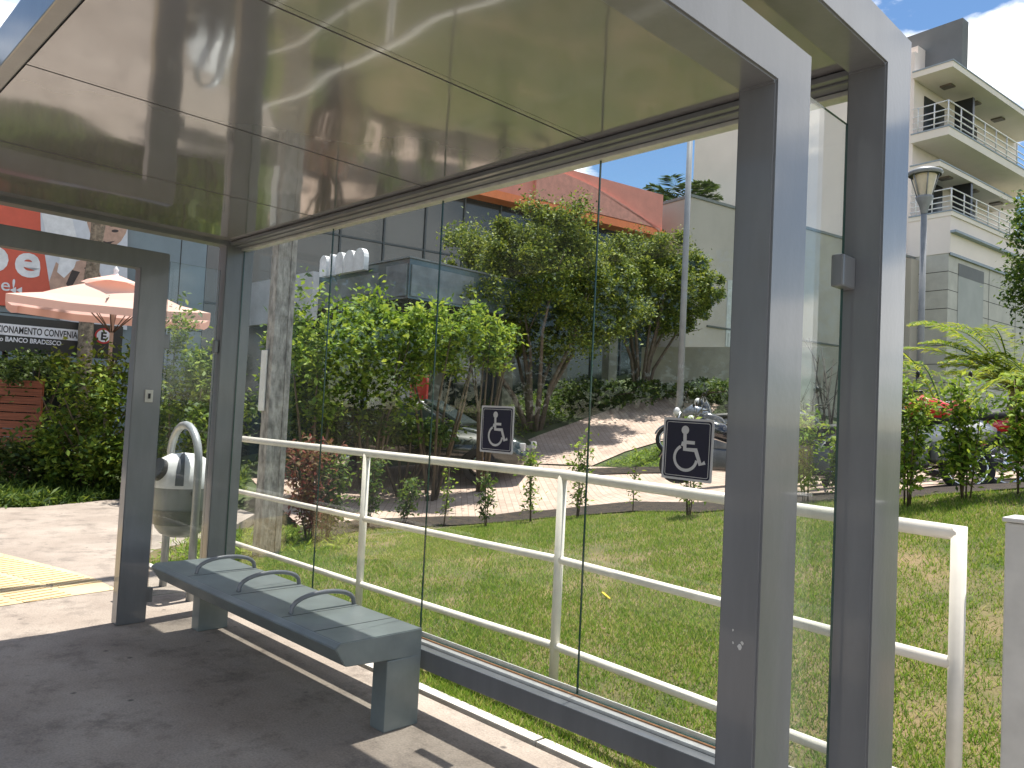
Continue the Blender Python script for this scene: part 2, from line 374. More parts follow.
# weeds along foot of the beam + left verge + ground cover below trees
def scatter_pts(poly, n, hmax, zf=0):
    xs = [p[0] for p in poly]; ys = [p[1] for p in poly]; out = []
    while len(out) < n:
        x = random.uniform(min(xs), max(xs)); y = random.uniform(min(ys), max(ys))
        if inpoly(x, y, poly): out.append((x, y, H(x, y)-.02+random.random()**1.5*hmax*(.6+.4*math.sin(x*2.1)*math.cos(y*1.7))))
    return np.array(out)
gp = W((250, 472), (330, 468), (400, 460), (470, 455), (530, 434), (585, 414), (636, 397))+[(-15.5, 19.5), (-17, 15), (-17, 6.5), (-12.6, 6.2)]
o = struct('ground_cover', leaves(scatter_pts(gp, 16000, .32), .13, .25, .2), L_mid, kind='stuff'); o['label'] = 'low leafy ground cover under the shrubs and trees'
vp_ = [(-12.6, 1.5), (-11.95, 2.6), (-12.0, 2.9), (-12.5, 4.2), (-12.3, 5.2), (-13.5, 6), (-14, 1.5)]
o = struct('verge_grass', leaves(scatter_pts(vp_, 9000, .30), .15, .16, .1), L_mid, kind='stuff')
vg = [(-8.05, 3.15), (-7.6, 2.85), (-7.0, 2.85), (-7.0, 5), (-8.4, 5), (-8.7, 4.0)]
o = struct('tall_grass', leaves(scatter_pts(vg, 2600, .10), .09, .14, .1), L_bright, kind='stuff')
wedge = W((600, 466), (660, 446), (700, 434), (705, 466), (640, 467))
o = struct('grass_wedge', leaves(scatter_pts(wedge, 5000, .06), .10, .12, .6), L_bright, kind='stuff')

# ---------------------------------------------------------------- bus shelter
sh = thing('bus_shelter', 'blue-grey steel bus shelter with glossy flat roof and glass back wall', 'bus shelter', (-3.3, 2.5, 0))
XL, XR = -5.51, -.912
def yz_poly(poly, x0, x1, bev=.006):
    M = Matrix(((0, 0, 1, 0), (1, 0, 0, 0), (0, 1, 0, 0), (0, 0, 0, 1)))
    bm = prism(NB(), poly, M, x0, x1); bmesh.ops.recalc_face_normals(bm, faces=bm.faces[:])
    if bev: bmesh.ops.bevel(bm, geom=bm.edges[:], offset=bev, segments=2, affect='EDGES')
    return bm
XLo, XRi = XL-.13, XR-.122      # outer face of far frame, inner face of near frame
for x0, x1 in ((XLo, XL), (XRi, XR)):
    obj('end_frame', yz_poly([(2.46, 0), (2.67, 0), (2.67, 2.80), (.612, 2.80), (.612, 2.652), (2.46, 2.652)], x0, x1), M_paint, sh)
bm = NB(); box(bm, XL+.002, XRi-.002, .600, .657, 2.680, 2.845, bev=.005); obj('front_beam', bm, M_paint, sh)
bm = NB(); box(bm, XL+.002, XRi-.002, 2.515, 2.66, 2.649, 2.678, bev=.004); obj('back_beam', bm, M_paint, sh)
obj('beam_lip', B(XL+.002, XRi-.002, 2.480, 2.512, 2.656, 2.676, bev=.003), M_paint, sh)
obj('glass_channel', B(XL+.002, XRi-.002, 2.568, 2.622, 2.630, 2.647, bev=.002), M_alu, sh)
obj('roof_deck', B(XL+.002, XRi-.002, .660, 2.655, 2.715, 2.79), M_seam, sh)
seams = [XL, -4.30, -3.22, -2.135, XRi]
for i in range(4):
    a = seams[i]+(.018 if i else .004); b = seams[i+1]-(.018 if i < 3 else .004)
    bm = NB(); n_ = 14
    # slightly oil-canned sheet panel
    gridv = [[bm.verts.new((a+(b-a)*p/n_, .662+(2.508-.662)*q/n_, 2.682+.0016*math.sin(p*.9+i*2)*math.sin(q*.7+i)*math.sin(math.pi*p/n_)*math.sin(math.pi*q/n_))) for q in range(n_+1)] for p in range(n_+1)]
    for p in range(n_):
        for q in range(n_): bm.faces.new((gridv[p][q], gridv[p][q+1], gridv[p+1][q+1], gridv[p+1][q])).smooth = True
    me_ = bm.faces[:]
    ring_ = [g[0] for g in gridv]+gridv[-1][1:]+[g[-1] for g in gridv[::-1]][1:]+gridv[0][::-1][1:-1]
    top_ = [bm.verts.new(v.co+Vector((0, 0, .02))) for v in ring_]; base_ = [bm.verts.new(v.co) for v in ring_]; m__ = len(ring_)
    for p in range(m__): bm.faces.new((base_[p], base_[(p+1) % m__], top_[(p+1) % m__], top_[p]))
    obj('ceiling_panel', bm, M_ceil, sh)
for s in seams[1:4]:
    obj('joint_strip', B(s-.012, s+.012, .662, 2.508, 2.684, 2.702), M_ceil, sh)
GY = 2.588
obj('base_beam', B(XL+.002, XRi-.002, 2.484, 2.615, .243, .337, bev=.005), M_paint, sh)
obj('sill_channel', B(XL+.002, XRi-.002, 2.535, 2.606, .3375, .351, bev=.002), M_alu, sh)
obj('sill_seal', B(XL+.002, XRi-.002, 2.566, 2.574, .3525, .357), M_rust, sh)
obj('sill_upstand', B(XL+.002, XRi-.002, 2.600, 2.606, .3525, .372), M_alu, sh)
def pane(bm, x0, x1, y0, y1, z0, z1):
    n0 = len(bm.faces); box(bm, x0, x1, y0, y1, z0, z1); bm.faces.ensure_lookup_table()
    thin = 'x' if abs(x1-x0) < abs(y1-y0) else 'y'
    for f in bm.faces[n0:]:
        f.normal_update(); n = f.normal
        f.material_index = 0 if abs(n.x if thin == 'x' else n.y) > .5 else 1
    return bm
gx = [XL+.004, -4.29, -3.215, -2.148, XRi-.004]
for i in range(4):
    obj('glass_pane', pane(NB(), gx[i]+.0025, gx[i+1]-.0025, GY, GY+.008, .353, 2.640), [M_glass, M_gedge], sh)
for i in (1, 2, 3):
    obj('silicone_joint', B(gx[i]-.002, gx[i]+.002, GY+.0005, GY+.0075, .356, 2.641), M_gedge, sh)
for X1, dx, zt_, zb_, ya, yb, pe, c0 in ((XL, .10, 2.514, 2.386, 1.875, 2.064, 2.445, 2.425), (-.962, .111, 2.542, 2.405, 1.857, 2.055, 2.42, 2.365)):
    obj('portal_frame', yz_poly([(yb, 0), (yb, zt_), (-.12, zt_), (-.12, 0), (.07, 0), (.07, zb_), (ya, zb_), (ya, 0)], X1-dx, X1), M_paint, sh)
    obj('side_pane', pane(NB(), X1-.056, X1-.048, 2.085, pe, .16, 2.47), [M_glass, M_gedge], sh)
    for z in (.12, 1.95 if c0 < 2.4 else 1.86):
        obj('glass_clip', B(X1-.066, X1-.026, c0, 2.458, z, z+.10, bev=.007), M_paint, sh)
        obj('glass_clip', B(X1-.078, X1-.030, yb+.002, 2.112, z, z+.10, bev=.007), M_paint, sh)
bm = NB(); box(bm, XL+.001, XL+.012, 1.955, 2.008, 1.485, 1.570, bev=.004); sw = obj('switch_plate', bm, mat('ivory_plastic', (.55, .53, .47), .4), sh, label='small ivory plate on the far portal post')
obj('switch_key', B(XL+.0125, XL+.018, 1.975, 1.989, 1.510, 1.545), M_black, sw)
# chipped paint on near portal
for px, py, s_z in ((740, 647, .010), (733, 630, .004), (733, 643, .004), (742, 643, .006)):
    p = onY(px, py, 1.856); bm = NB()
    vs = [bm.verts.new((p.x+s_z*math.cos(a)*random.uniform(.4, 1), 1.8562, p.z+s_z*1.3*math.sin(a)*random.uniform(.5, 1))) for a in np.linspace(0, 2*math.pi, 7)[:-1]]
    bm.faces.new(vs); obj('paint_chip', bm, mat('bare_primer', (.6, .6, .58), .7), sh)

# ---------------------------------------------------------------- accessibility signs
M_navy = mat('navy_vinyl', (.012, .012, .04), .25, 0, .05); M_sil = mat('sign_white', (.62, .62, .64), .4, 0, .04)
def strokes(bm, pts, w, M, t0, t1):
    pts = [Vector(p) for p in pts]; L = []; Rr = []
    for i, p in enumerate(pts):
        d = (pts[min(i+1, len(pts)-1)]-pts[max(i-1, 0)]).normalized(); n = Vector((-d.y, d.x))
        k = 1.0
        if 0 < i < len(pts)-1:
            d1 = (pts[i]-pts[i-1]).normalized(); k = 1/max(.5, (n.dot(Vector((-d1.y, d1.x)))))
        L.append(p+n*w/2*k); Rr.append(p-n*w/2*k)
    prism_pts = [(v.x, v.y) for v in Rr+L[::-1]]
    # build as quads
    for i in range(len(pts)-1):
        q = [Rr[i], Rr[i+1], L[i+1], L[i]]
        prism(bm, [(v.x, v.y) for v in q], M, t0, t1)
def sign(X0, z0, w, h, tilt, label):
    t = thing('accessibility_sign', label, 'sign', (X0, GY-.005, z0), 0, 'wheelchair signs stuck to the glass back wall')
    M = Matrix.Translation((X0, GY-.0015, z0)) @ Matrix.Rotation(tilt, 4, 'Y') @ Matrix.Rotation(R(90), 4, 'X')  # local xy -> X,Z ; local z -> -Y
    def rr(a, b, r):
        P = []
        for cx, cy, s in ((a-r, b-r, 0), (-a+r, b-r, 90), (-a+r, -b+r, 180), (a-r, -b+r, 270)):
            for k in range(5): P.append((cx+r*math.cos(R(s+k*22.5)), cy+r*math.sin(R(s+k*22.5))))
        return P
    obj('plate', prism(NB(), rr(w/2, h/2, .006), M, 0, .002), M_sil, t)
    obj('field', prism(NB(), rr(w/2-.009, h/2-.009, .010), M, .0021, .0027), M_navy, t)
    bm = NB(); a, b = w/2-.016, h/2-.016
    P = rr(a, b, .008); strokes(bm, P+[P[0]], .0022, M, .0028, .0031); obj('border_line', bm, M_sil, t)
    bm = NB(); k = h/.235
    def q(x, y): return (x*k, y*k)
    prism(bm, [q(-.012+.0165*math.cos(a), .073+.0165*math.sin(a)) for a in np.linspace(0, 2*math.pi, 20)[:-1]], M, .0028, .0032)
    strokes(bm, [q(-.012, .062), q(-.010, .0), q(.038, .0), q(.060, -.052), q(.080, -.043)], .0145*k, M, .0033, .0037)
    strokes(bm, [q(-.010, .027), q(.033, .027)], .013*k, M, .0038, .0042)
    strokes(bm, [q(-.018, .028), q(-.022, .012)], .010*k, M, .0043, .0046)
    arc = [q(-.004+.049*math.cos(a), -.032+.047*math.sin(a)) for a in np.linspace(R(118), R(352), 22)]
    strokes(bm, arc, .0115*k, M, .0047, .0050)
    obj('wheelchair_symbol', bm, M_sil, t)
sign(-2.710, 1.441, .226, .224, 0, 'navy and white wheelchair sign hanging straight on the middle of the glass, smaller in view')
sign(-1.654, 1.412, .222, .236, R(1), 'navy and white wheelchair sign right beside the near post, larger in view')

# ---------------------------------------------------------------- bench
bn = thing('bench', 'blue-grey steel bench with three curved armrests against the glass', 'bench', (-4.1, 2.2, 0))
def yz_prism(poly, x0, x1):
    M = Matrix(((0, 0, 1, 0), (1, 0, 0, 0), (0, 1, 0, 0), (0, 0, 0, 1)))
    return prism(NB(), poly, M, x0, x1)
bm = yz_prism([(2.445, .457), (1.985, .457), (1.955, .436), (2.012, .350), (2.030, .346), (2.24, .336), (2.445, .326)], -5.20, -3.017)
bmesh.ops.recalc_face_normals(bm, faces=bm.faces[:]); es = [e for e in bm.edges]
bmesh.ops.bevel(bm, geom=es, offset=.004, segments=2, affect='EDGES')
seat = obj('seat', bm, M_bench, bn)
for X in (-4.70, -4.12, -3.56, -3.255): obj('seat_joint', B(X-.002, X+.002, 1.99, 2.440, .4572, .4582), M_seam, seat)
for x0, x1 in ((-3.13, -3.017), (-5.20, -5.09)):
    obj('leg', B(x0, x1, 2.245, 2.444, 0, .332, bev=.005), M_bench, bn)
for X in (-4.745, -4.18, -3.60):
    pts = [(X, 2.055, .455)]
    for k in range(13):
        a = math.pi*k/12; pts.append((X, 2.247-.187*math.cos(a), .462+.082*math.sin(a)**.75))
    pts.append((X, 2.436, .455))
    obj('armrest', tube(NB(), pts, .0125, 8), M_paint, bn, True)

# ---------------------------------------------------------------- litter bin
bt = thing('litter_bin', 'grey and white capsule litter bin hung in a tubular hoop on the pavement', 'bin', (-6.21, 2.54, 0))
pts = [(-6.50, 2.55, 0), (-6.50, 2.55, 1.03)]
for k in range(1, 12):
    a = math.pi*(1-k/12); pts.append((-6.21+.29*math.cos(a), 2.54-.006*k/6, 1.03+.29*math.sin(a)))
pts += [(-5.92, 2.53, 1.03), (-5.92, 2.53, 0)]
M_tubeg = mat('galvanised_grey', (.34, .36, .37), .4, .3, .1, 10)
obj('hoop', tube(NB(), pts, .030, 12), M_tubeg, bt, True)
prof = [(.001, .44), (.09, .447), (.15, .475), (.185, .52), (.205, .58), (.222, .66), (.226, .84)]
bk = obj('bucket', lathe(NB(), prof, 28, (-6.21, 2.54, 0)), mat('bin_grey', (.21, .23, .23), .35, .1, .1, 6), bt, True)
obj('lower_bowl', lathe(NB(), [(.206, .55), (.2095, .58), (.226, .66), (.2275, .665)], 28, (-6.21, 2.54, 0)), mat('bin_dark', (.12, .13, .12), .35), bk, True)
lid = obj('lid', lathe(NB(), [(.232, .835), (.234, .86), (.226, .93), (.205, 1.0), (.165, 1.055), (.10, 1.09), (.001, 1.10)], 28, (-6.21, 2.54, 0)), mat('bin_white', (.70, .71, .70), .35), bt, True)
# stripe over the lid, slightly proud
bm = NB(); P0 = [(.236, .86), (.229, .93), (.208, 1.0), (.168, 1.058), (.10, 1.094), (.0, 1.104)]
ring = [(2.54-r, z) for r, z in P0]+[(2.54+r, z) for r, z in P0[::-1][1:]]
for (y0, z0), (y1, z1) in zip(ring[:-1], ring[1:]):
    bm.faces.new([bm.verts.new(c) for c in ((-6.13, y0*1, z0), (-6.05, y0, z0-.004), (-6.05, y1, z1-.004), (-6.13, y1, z1))])
bm.free()
bm = lathe(NB(), [(.2365, .86), (.2295, .93), (.2085, 1.0), (.1685, 1.058), (.10, 1.0935), (.02, 1.104)], 6, (-6.21, 2.54, 0), a0=R(-36), a1=R(-21))
obj('stripe', bm, mat('bin_stripe', (.07, .08, .10), .4), lid, True)
bm = NB(); M = Matrix.Translation((-6.17, 2.350, .965)) @ Matrix.Rotation(R(14), 4, 'Z') @ Matrix.Rotation(R(66), 4, 'X')
bmesh.ops.create_cone(bm, cap_ends=True, segments=24, radius1=.085, radius2=.085, depth=.10, matrix=M)
obj('opening', bm, M_black, lid)
for x in (-6.465, -5.955):
    obj('pivot', lathe(NB(), [(.001, -.03), (.028, -.03), (.028, .03), (.001, .03)], 12, (x, 2.54, .80), 'x'), M_chrome, bt)

# ---------------------------------------------------------------- railing
rl = thing('metal_railing', 'cream-white tubular railing with three rails between shelter and lawn', 'railing', (-3, 3.15, 0))
pl_ = [(-7.02, 3.2), (-4.675, 3.2), (-2.83, 3.21), (-.83, 3.0)]
zs = [(1.197, .733, .277), (1.200, .738, .280), (1.205, .748, .286), (1.180, .738, .30)]
for k in range(3):
    r = .0265 if k == 0 else .022
    obj('rail', tube(NB(), [(p[0], p[1], z[k]) for p, z in zip(pl_, zs)], r, 12), M_white, rl, True)
for i, (p, z) in enumerate(zip(pl_, zs)):
    hgt = z[0]+(.024 if i == 3 else 0)
    obj('railing_post', tube(NB(), [(p[0], p[1], -.1), (p[0], p[1], hgt)], .026, 12), M_white, rl, True)
gpst = thing('gate_post', 'stout off-white square post at the right edge, near the railing end', 'post', (-.58, 3.06, 0))
bm = NB(); box(bm, -.695, -.46, 3.0, 3.14, -.05, 1.235, bev=.006); obj('post', bm, mat('post_paint', (.62, .61, .58), .5, 0, .12, 5, .1, 20), gpst)
bm = NB(); box(bm, -.702, -.453, 2.993, 3.147, 1.237, 1.252, bev=.004); obj('cap', bm, MATS['post_paint'], gpst)
# yellow scrap on lawn
p = gat(606, 596, off=.02); bm = NB(); box(bm, -.055, .055, -.008, .008, 0, .006, M=Matrix.Translation(p) @ Matrix.Rotation(R(-20), 4, 'Z') @ Matrix.Rotation(R(12), 4, 'Y'), bev=.002)
tag(obj('plastic_scrap', bm, mat('yellow_plastic', (.75, .5, .02), .4)), 'thin yellow plastic strip lying on the lawn', 'litter')

# ---------------------------------------------------------------- utility pole
M_pole = mat('pole_concrete', (.26, .235, .21), .85, 0, .45, 4.5, .6, 25, detail=9, streak=(4, 4, 1.6), col2=(.50, .47, .43))
up = thing('utility_pole', 'weathered grey concrete utility pole with recessed face behind the railing', 'utility pole', (-7.2, 3.85, 0))
bm = NB()
def taper(bm, x0, x1, y0, y1, z0, z1, k):
    cx, cy = (x0+x1)/2, (y0+y1)/2; n0 = len(bm.verts); box(bm, x0, x1, y0, y1, z0, z1); bm.verts.ensure_lookup_table()
    for v in bm.verts[n0:]:
        if v.co.z > z1-.01: v.co.x = PX+(v.co.x-PX)*k; v.co.y = PY+(v.co.y-PY)*k
PX, PY = -7.20, 3.81
taper(bm, -7.28, -7.12, 3.70, 3.77, -.1, 10.5, .6); taper(bm, -7.28, -7.12, 3.86, 3.92, -.1, 10.5, .6); taper(bm, -7.265, -7.135, 3.771, 3.859, -.1, 10.5, .6)
obj('shaft', bm, M_pole, up)
for z in np.arange(.6, 9.6, .9):
    kk = 1-.4*z/10.5; obj('web_rib', B(PX-.0725*kk, PX+.0725*kk, PY-(.038)*kk, PY+.048*kk, z, z+.10), M_pole, up)
bm = NB(); box(bm, -7.31, -7.20, 3.683, 3.697, 1.45, 2.05, bev=.003); obj('number_plate', bm, mat('white_plate', (.75, .75, .73), .4), up, label='blank white plate strapped to the pole')
for z in (8.3, 9.5):
    obj('crossarm', B(-7.26, -7.16, 2.9, 4.8, z, z+.1), M_pole, up)

# ---------------------------------------------------------------- plants
def leaf_plant(name, label, cat, base, h, w, n, size, lm, group=None, stems=4, aspect=.5, clumps=None, low=.25, hollow=.2, sr=.010, lean=0):
    t = thing(name, label, cat, base, 0, group); b = Vector(base)
    bm = NB(); P = []
    for k in range(stems):
        a = random.uniform(0, 6.28); rr = w*.5*random.uniform(.15, .8); tip = b+Vector((math.cos(a)*rr, math.sin(a)*rr, h*random.uniform(.72, .97)))
        mid = b.lerp(tip, .5)+Vector((random.uniform(-1, 1), random.uniform(-1, 1), 0))*w*.06
        s = b+Vector((math.cos(a), math.sin(a), 0))*w*.05
        tube(bm, [s-Vector((0, 0, .03)), mid, tip], [sr, sr*.75, sr*.25], 6)
        for j in range(3):
            f = random.uniform(low, .85); q = (s.lerp(mid, f*2) if f < .5 else mid.lerp(tip, f*2-1)); a2 = random.uniform(0, 6.28)
            e = q+Vector((math.cos(a2)*w*.25, math.sin(a2)*w*.25, h*.12)); tube(bm, [q, e], [sr*.4, sr*.15], 5)
            m_ = max(3, int(n/stems/7)); tt = rng.random(m_)[:, None]
            P.append(np.array(q)+(np.array(e)-np.array(q))*tt+rng.normal(0, size*.45, (m_, 3)))
        m_ = int(n/stems*4/7); tt = low+(1-low)*rng.random(m_)
        pts = [np.array((s.lerp(mid, f*2) if f < .5 else mid.lerp(tip, f*2-1))) for f in tt]
        P.append(np.array(pts)+rng.normal(0, 1, (m_, 3))*np.array([w*.10+size*.3, w*.10+size*.3, size*.5]))
    obj('stem', bm, M_stem, t, True)
    obj('foliage', leaves(np.concatenate(P), size, aspect, .5), lm, t)
    return t
# saplings along the bed:  px base x,y, top y, width m, leaves, description
sap = [
 (310, 541, 425, .75, 900, L_red, 'leafy young shrub with reddish leaves beside the concrete pole', 7),
 (325, 540, 440, .60, 700, L_mid, 'dense dark green young shrub next to the reddish one', 6),
 (366, 528, 440, .55, 320, L_mid, 'young shrub standing right behind the second railing post', 4),
 (403, 524, 470, .50, 230, L_mid, 'short spreading sapling left of the first glass joint', 4),
 (443, 526, 462, .22, 70, L_bright, 'thin sapling with few leaves just right of the first glass joint', 2),
 (486, 527, 468, .28, 150, L_mid, 'small upright sapling below the smaller wheelchair sign', 3),
 (531, 522, 432, .38, 190, L_bright, 'two-stemmed sapling just right of the smaller wheelchair sign', 3),
 (577, 518, 412, .42, 260, L_bright, 'tall leafy sapling at the third railing post', 3),
 (632, 512, 424, .22, 60, L_bright, 'tall bare-stemmed sapling with a few leaves on top, left of the larger sign', 1),
 (688, 516, 395, .42, 300, L_bright, 'sapling growing behind the larger wheelchair sign', 4),
 (806, 503, 395, .5, 330, L_bright, 'sapling seen in the gap between the two near posts', 4),
 (838, 500, 420, .36, 220, L_bright, 'sapling half hidden by the left side of the nearest post', 4),
 (907, 506, 362, .50, 650, L_bright, 'bushy yellow-green sapling right beside the nearest post', 6),
 (966, 499, 365, .62, 850, L_bright, 'bushy yellow-green sapling in front of the white scooter', 6),
 (1022, 494, 372, .60, 800, L_bright, 'bushy sapling at the right edge above the square post', 6)]
for (x, y, ty, w, n, lm, lab, st) in sap:
    b = gat(x, y, off=0); d = (b-EYE).dot(cf); h = (y-ty)/FPX*d
    leaf_plant('sapling', lab, 'sapling', b, h, w, int(n*1.9), .068 if n < 500 else .07, lm, 'young shrubs planted along the bed', st, .42, low=.15, sr=.008)
# large shrubs
def big_shrub(name, label, x, y, d, w, h, n, size, lm, group, zb=None, stems=7):
    c = at(x, y, d); g = H(c.x, c.y); base = Vector((c.x, c.y, g))
    t = thing(name, label, 'shrub', base, 0, group); bm = NB()
    for k in range(stems):
        a = 6.28*k/stems+random.random(); r = w*.36
        e = base+Vector((math.cos(a)*r, math.sin(a)*r, (c.z-g)+h*.2*random.random()))
        tube(bm, [base+Vector((math.cos(a)*.06, math.sin(a)*.06, -.05)), base.lerp(e, .5)+Vector((random.uniform(-.1, .1), random.uniform(-.1, .1), .1)), e], [.03, .02, .008], 6)
    obj('stem', bm, M_stem, t, True)
    hh = h/2
    P = crown_pts(c, (w/2, w/2*.8, hh), n, 60, .13, .35)
    obj('foliage', leaves(P[P[:, 2] > g], size, .5, .5), lm, t)
G = 'large shrubs along the garden edge'
big_shrub('shrub', 'bright leafy shrub behind the far portal post, left of the litter bin', 92, 428, 12.4, 2.1, 2.55, 9000, .10, L_fresh, G)
big_shrub('shrub', 'dark low shrub in front of the wooden fence at the left edge', 40, 470, 12.6, 2.0, 1.1, 3800, .11, L_dark, G)
big_shrub('shrub', 'leafy shrub behind the litter bin between the far posts', 190, 405, 12.2, 1.8, 2.8, 8000, .095, L_fresh, G)
big_shrub('shrub', 'trimmed dark hedge bush behind the wooden fence under the parking sign', 22, 372, 14.2, 2.6, .8, 3500, .09, L_dark, G)
big_shrub('shrub', 'light green shrub right of the concrete pole with leaves up to the canopy', 318, 365, 12.2, 1.7, 2.3, 6500, .11, L_bright, G)
big_shrub('shrub', 'tall bright shrub in the middle of the garden, left of the parked car', 375, 362, 12.8, 1.7, 2.0, 6000, .11, L_bright, G)
big_shrub('shrub', 'dark shrub in shade below the bright ones, beside the concrete pole', 318, 412, 12.8, 2.2, 1.2, 4500, .11, L_dark, G)
big_shrub('shrub', 'yellow-green shrub hanging over the parked car', 440, 335, 13.2, 1.9, 1.35, 5200, .10, L_bright, G)
big_shrub('shrub', 'airy light shrub left of the large trimmed tree', 488, 345, 13.6, 1.1, 1.1, 2200, .10, L_bright, G)
big_shrub('shrub', 'low dark shrub in front of the parked car', 405, 432, 13.6, 2.0, .5, 2600, .10, L_mid, G)
big_shrub('shrub', 'low dark shrub under the large trimmed tree', 600, 394, 20.5, 3.0, .8, 2600, .13, L_dark, G)
# small trimmed trees
def garden_tree(label, bx, by, d, crown, n, size, lm, stems, sr):
    b = at(bx, by, d); b.z = H(b.x, b.y)-.05
    t = thing('tree', label, 'tree', b, 0, 'trimmed multi-stemmed garden trees'); bm = NB(); Ps = []
    c0 = at(*crown[0][:2], d)
    for k in range(stems):
        a = 6.28*k/stems+random.random()*.5; s = b+Vector((math.cos(a)*.16, math.sin(a)*.16, 0))
        cc = crown[0]; r = cc[2]*random.uniform(.35, .85); e = c0+Vector((math.cos(a)*r, math.sin(a)*r, random.uniform(-.5, .3)*cc[3]))
        m1 = s.lerp(e, .3)+Vector((math.cos(a), math.sin(a), 0))*(-.12); m2 = s.lerp(e, .65)+Vector((random.uniform(-.15, .15), random.uniform(-.15, .15), .0))
        tube(bm, [s, m1, m2, e], [sr, sr*.8, sr*.55, sr*.2], 7)
        for j in range(3):
            q = m2.lerp(e, random.random()); f = q+Vector((random.uniform(-.6, .6), random.uniform(-.6, .6), random.uniform(.2, .7)))
            tube(bm, [q, f], [sr*.35, sr*.1], 5)
    obj('trunk', bm, M_bark, t, True)
    for (x, y, rw, rh, fr) in crown:
        c = at(x, y, d); Ps.append(crown_pts(c, (rw, rw, rh), int(n*fr), int(190*fr)+20, .08, .42, .8))
    obj('crown', leaves(np.concatenate(Ps), size, .5, .5), lm, t)
big_shrub('shrub', 'long low dark hedge at the foot of the garden wall by the pale pole', 690, 391, 21.0, 3.6, .55, 3200, .12, L_dark, G)
garden_tree('large trimmed multi-stemmed tree with broad domed crown, left of the two', 535, 402, 18.5, [(535, 292, 2.15, 1.75,   .62), (490, 300, 1.2, 1.3, .2), (600, 300, 1.1, 1.0, .18)], 110000, .085, L_olive, 11, .065)
garden_tree('smaller trimmed tree with fan of slim trunks by the pale pole, right of the two', 640, 396, 21.5, [(648, 288, 1.65, 1.45, .75), (690, 290, .85, .9, .25)], 75000, .085, L_olive, 12, .06)
def frond(bm, base, direc, length, arch, nleaf=26, ll=.3, lw=.03, mi=0):
    d = Vector(direc); d.z = 0; d.normalize(); side = Vector((-d.y, d.x, 0)); pts = []
    for k in range(9):
        t = k/8; pts.append(Vector(base)+d*length*(t*(1-.18*t))*math.cos(arch*.4)+Vector((0, 0, length*arch*(t-.62*t*t))))
    tube(bm, pts, [.014*(1-.8*k/8) for k in range(9)], 5)
    for k in range(nleaf):
        t = .18+.82*k/nleaf; i = min(int(t*8), 7); p = pts[i].lerp(pts[i+1], t*8-i)
        L = ll*math.sin(math.pi*min(1, .25+.75*t))**.6*random.uniform(.85, 1.1)
        for s in (-1, 1):
            tip = p+side*s*L*.8+d*L*.55+Vector((0, 0, L*.15-L*.25*random.random())); m_ = p.lerp(tip, .45)+Vector((0, 0, .03))
            w = d*max(lw, ll*.11)
            bm.faces.new([bm.verts.new(v) for v in (p, m_-w*.5, tip, m_+w*.5)])
def palm(label, base, fr, lm, cat='palm', trunk=None, name='palm_plant', tr=.1, group=None):
    t = thing(name, label, cat, base, 0, group); top = Vector(base)
    if trunk:
        bm = NB(); n = 26; pts = [Vector(base)+Vector((.04*math.sin(k*.35), .04*math.cos(k*.3), trunk*k/n)) for k in range(n+1)]
        tube(bm, pts, [tr*(1.12-.25*k/n)*(1+.09*(k % 2)) for k in range(n+1)], 12); obj('trunk', bm, mat('palm_bark', (.23, .19, .14), .9, 0, .5, 14, .8, 25), t, True); top = pts[-1]
    bm = NB()
    for (a, L, arch, nl, ll) in fr: frond(bm, top, (math.cos(a), math.sin(a), 0), L, arch, nl, ll, .035)
    obj('frond', bm, lm, t)
    return t
b = gat(1022, 470); 
palm('yellow-green feathery palm arching over the scooters at the right edge', (b.x+.15, b.y+.9, b.z), [(R(a), L*1.15, ar*.9, 40, .46) for a, L, ar in ((185, 1.7, 1.15), (205, 1.5, 1.25), (160, 1.5, 1.35), (230, 1.3, 1.1), (130, 1.3, 1.4), (250, 1.2, 1.0), (100, 1.3, 1.2), (60, 1.4, 1.1), (20, 1.4, 1.2), (-40, 1.3, 1.1), (280, 1.2, 1.3), (175, 1.2, 1.7), (215, 1.8, .9), (195, 1.6, .8), (235, 1.6, .7), (225, 1.2, 1.6), (170, 1.9, .9), (150, 1.5, .8))], L_palm, 'palm', .95, 'palm_plant', .07)
b2 = at(948, 400, 10.6); b2.z = H(b2.x, b2.y)
palm('young palm with spiky upright fronds behind the white scooter', b2, [(R(a), L, ar, 30, .34) for a, L, ar in ((180, 1.3, 1.5), (120, 1.2, 1.8), (60, 1.2, 1.9), (0, 1.3, 1.5), (-60, 1.2, 1.6), (220, 1.3, 1.35), (90, 1.0, 2.2), (240, 1.3, 1.7), (200, 1.4, 2.0), (160, 1.1, 2.2), (30, 1.1, 1.7))], L_palm, 'palm', .6, 'palm_plant', .06)
b3 = at(1012, 380, 13); b3.z = H(b3.x, b3.y)
palm('broad green fan of palm fronds behind the red scooter', b3, [(R(a), L, ar, 30, .42) for a, L, ar in ((150, 2.1, 1.35), (180, 2.3, 1.2), (210, 2.1, 1.2), (240, 1.9, 1.1), (120, 1.9, 1.4), (80, 1.9, 1.4), (30, 1.9, 1.2), (-30, 1.9, 1.2), (270, 1.9, 1.1), (225, 2.0, .8), (195, 2.2, .7), (165, 2.0, 1.0), (135, 1.6, 1.6))], L_palm, 'palm', 1.3, 'palm_plant', .09)
b4 = at(85, 380, 15); b4.z = 0
palm('tall slender palm trunk rising in front of the billboard', b4, [(R(a), 2.2, .9, 30, .5) for a in range(0, 360, 30)], L_mid, 'palm', 6.6, 'palm_tree', .125)
b5 = at(681, 200, 42); zt = b5.z-1.0; b5.z = 2.5
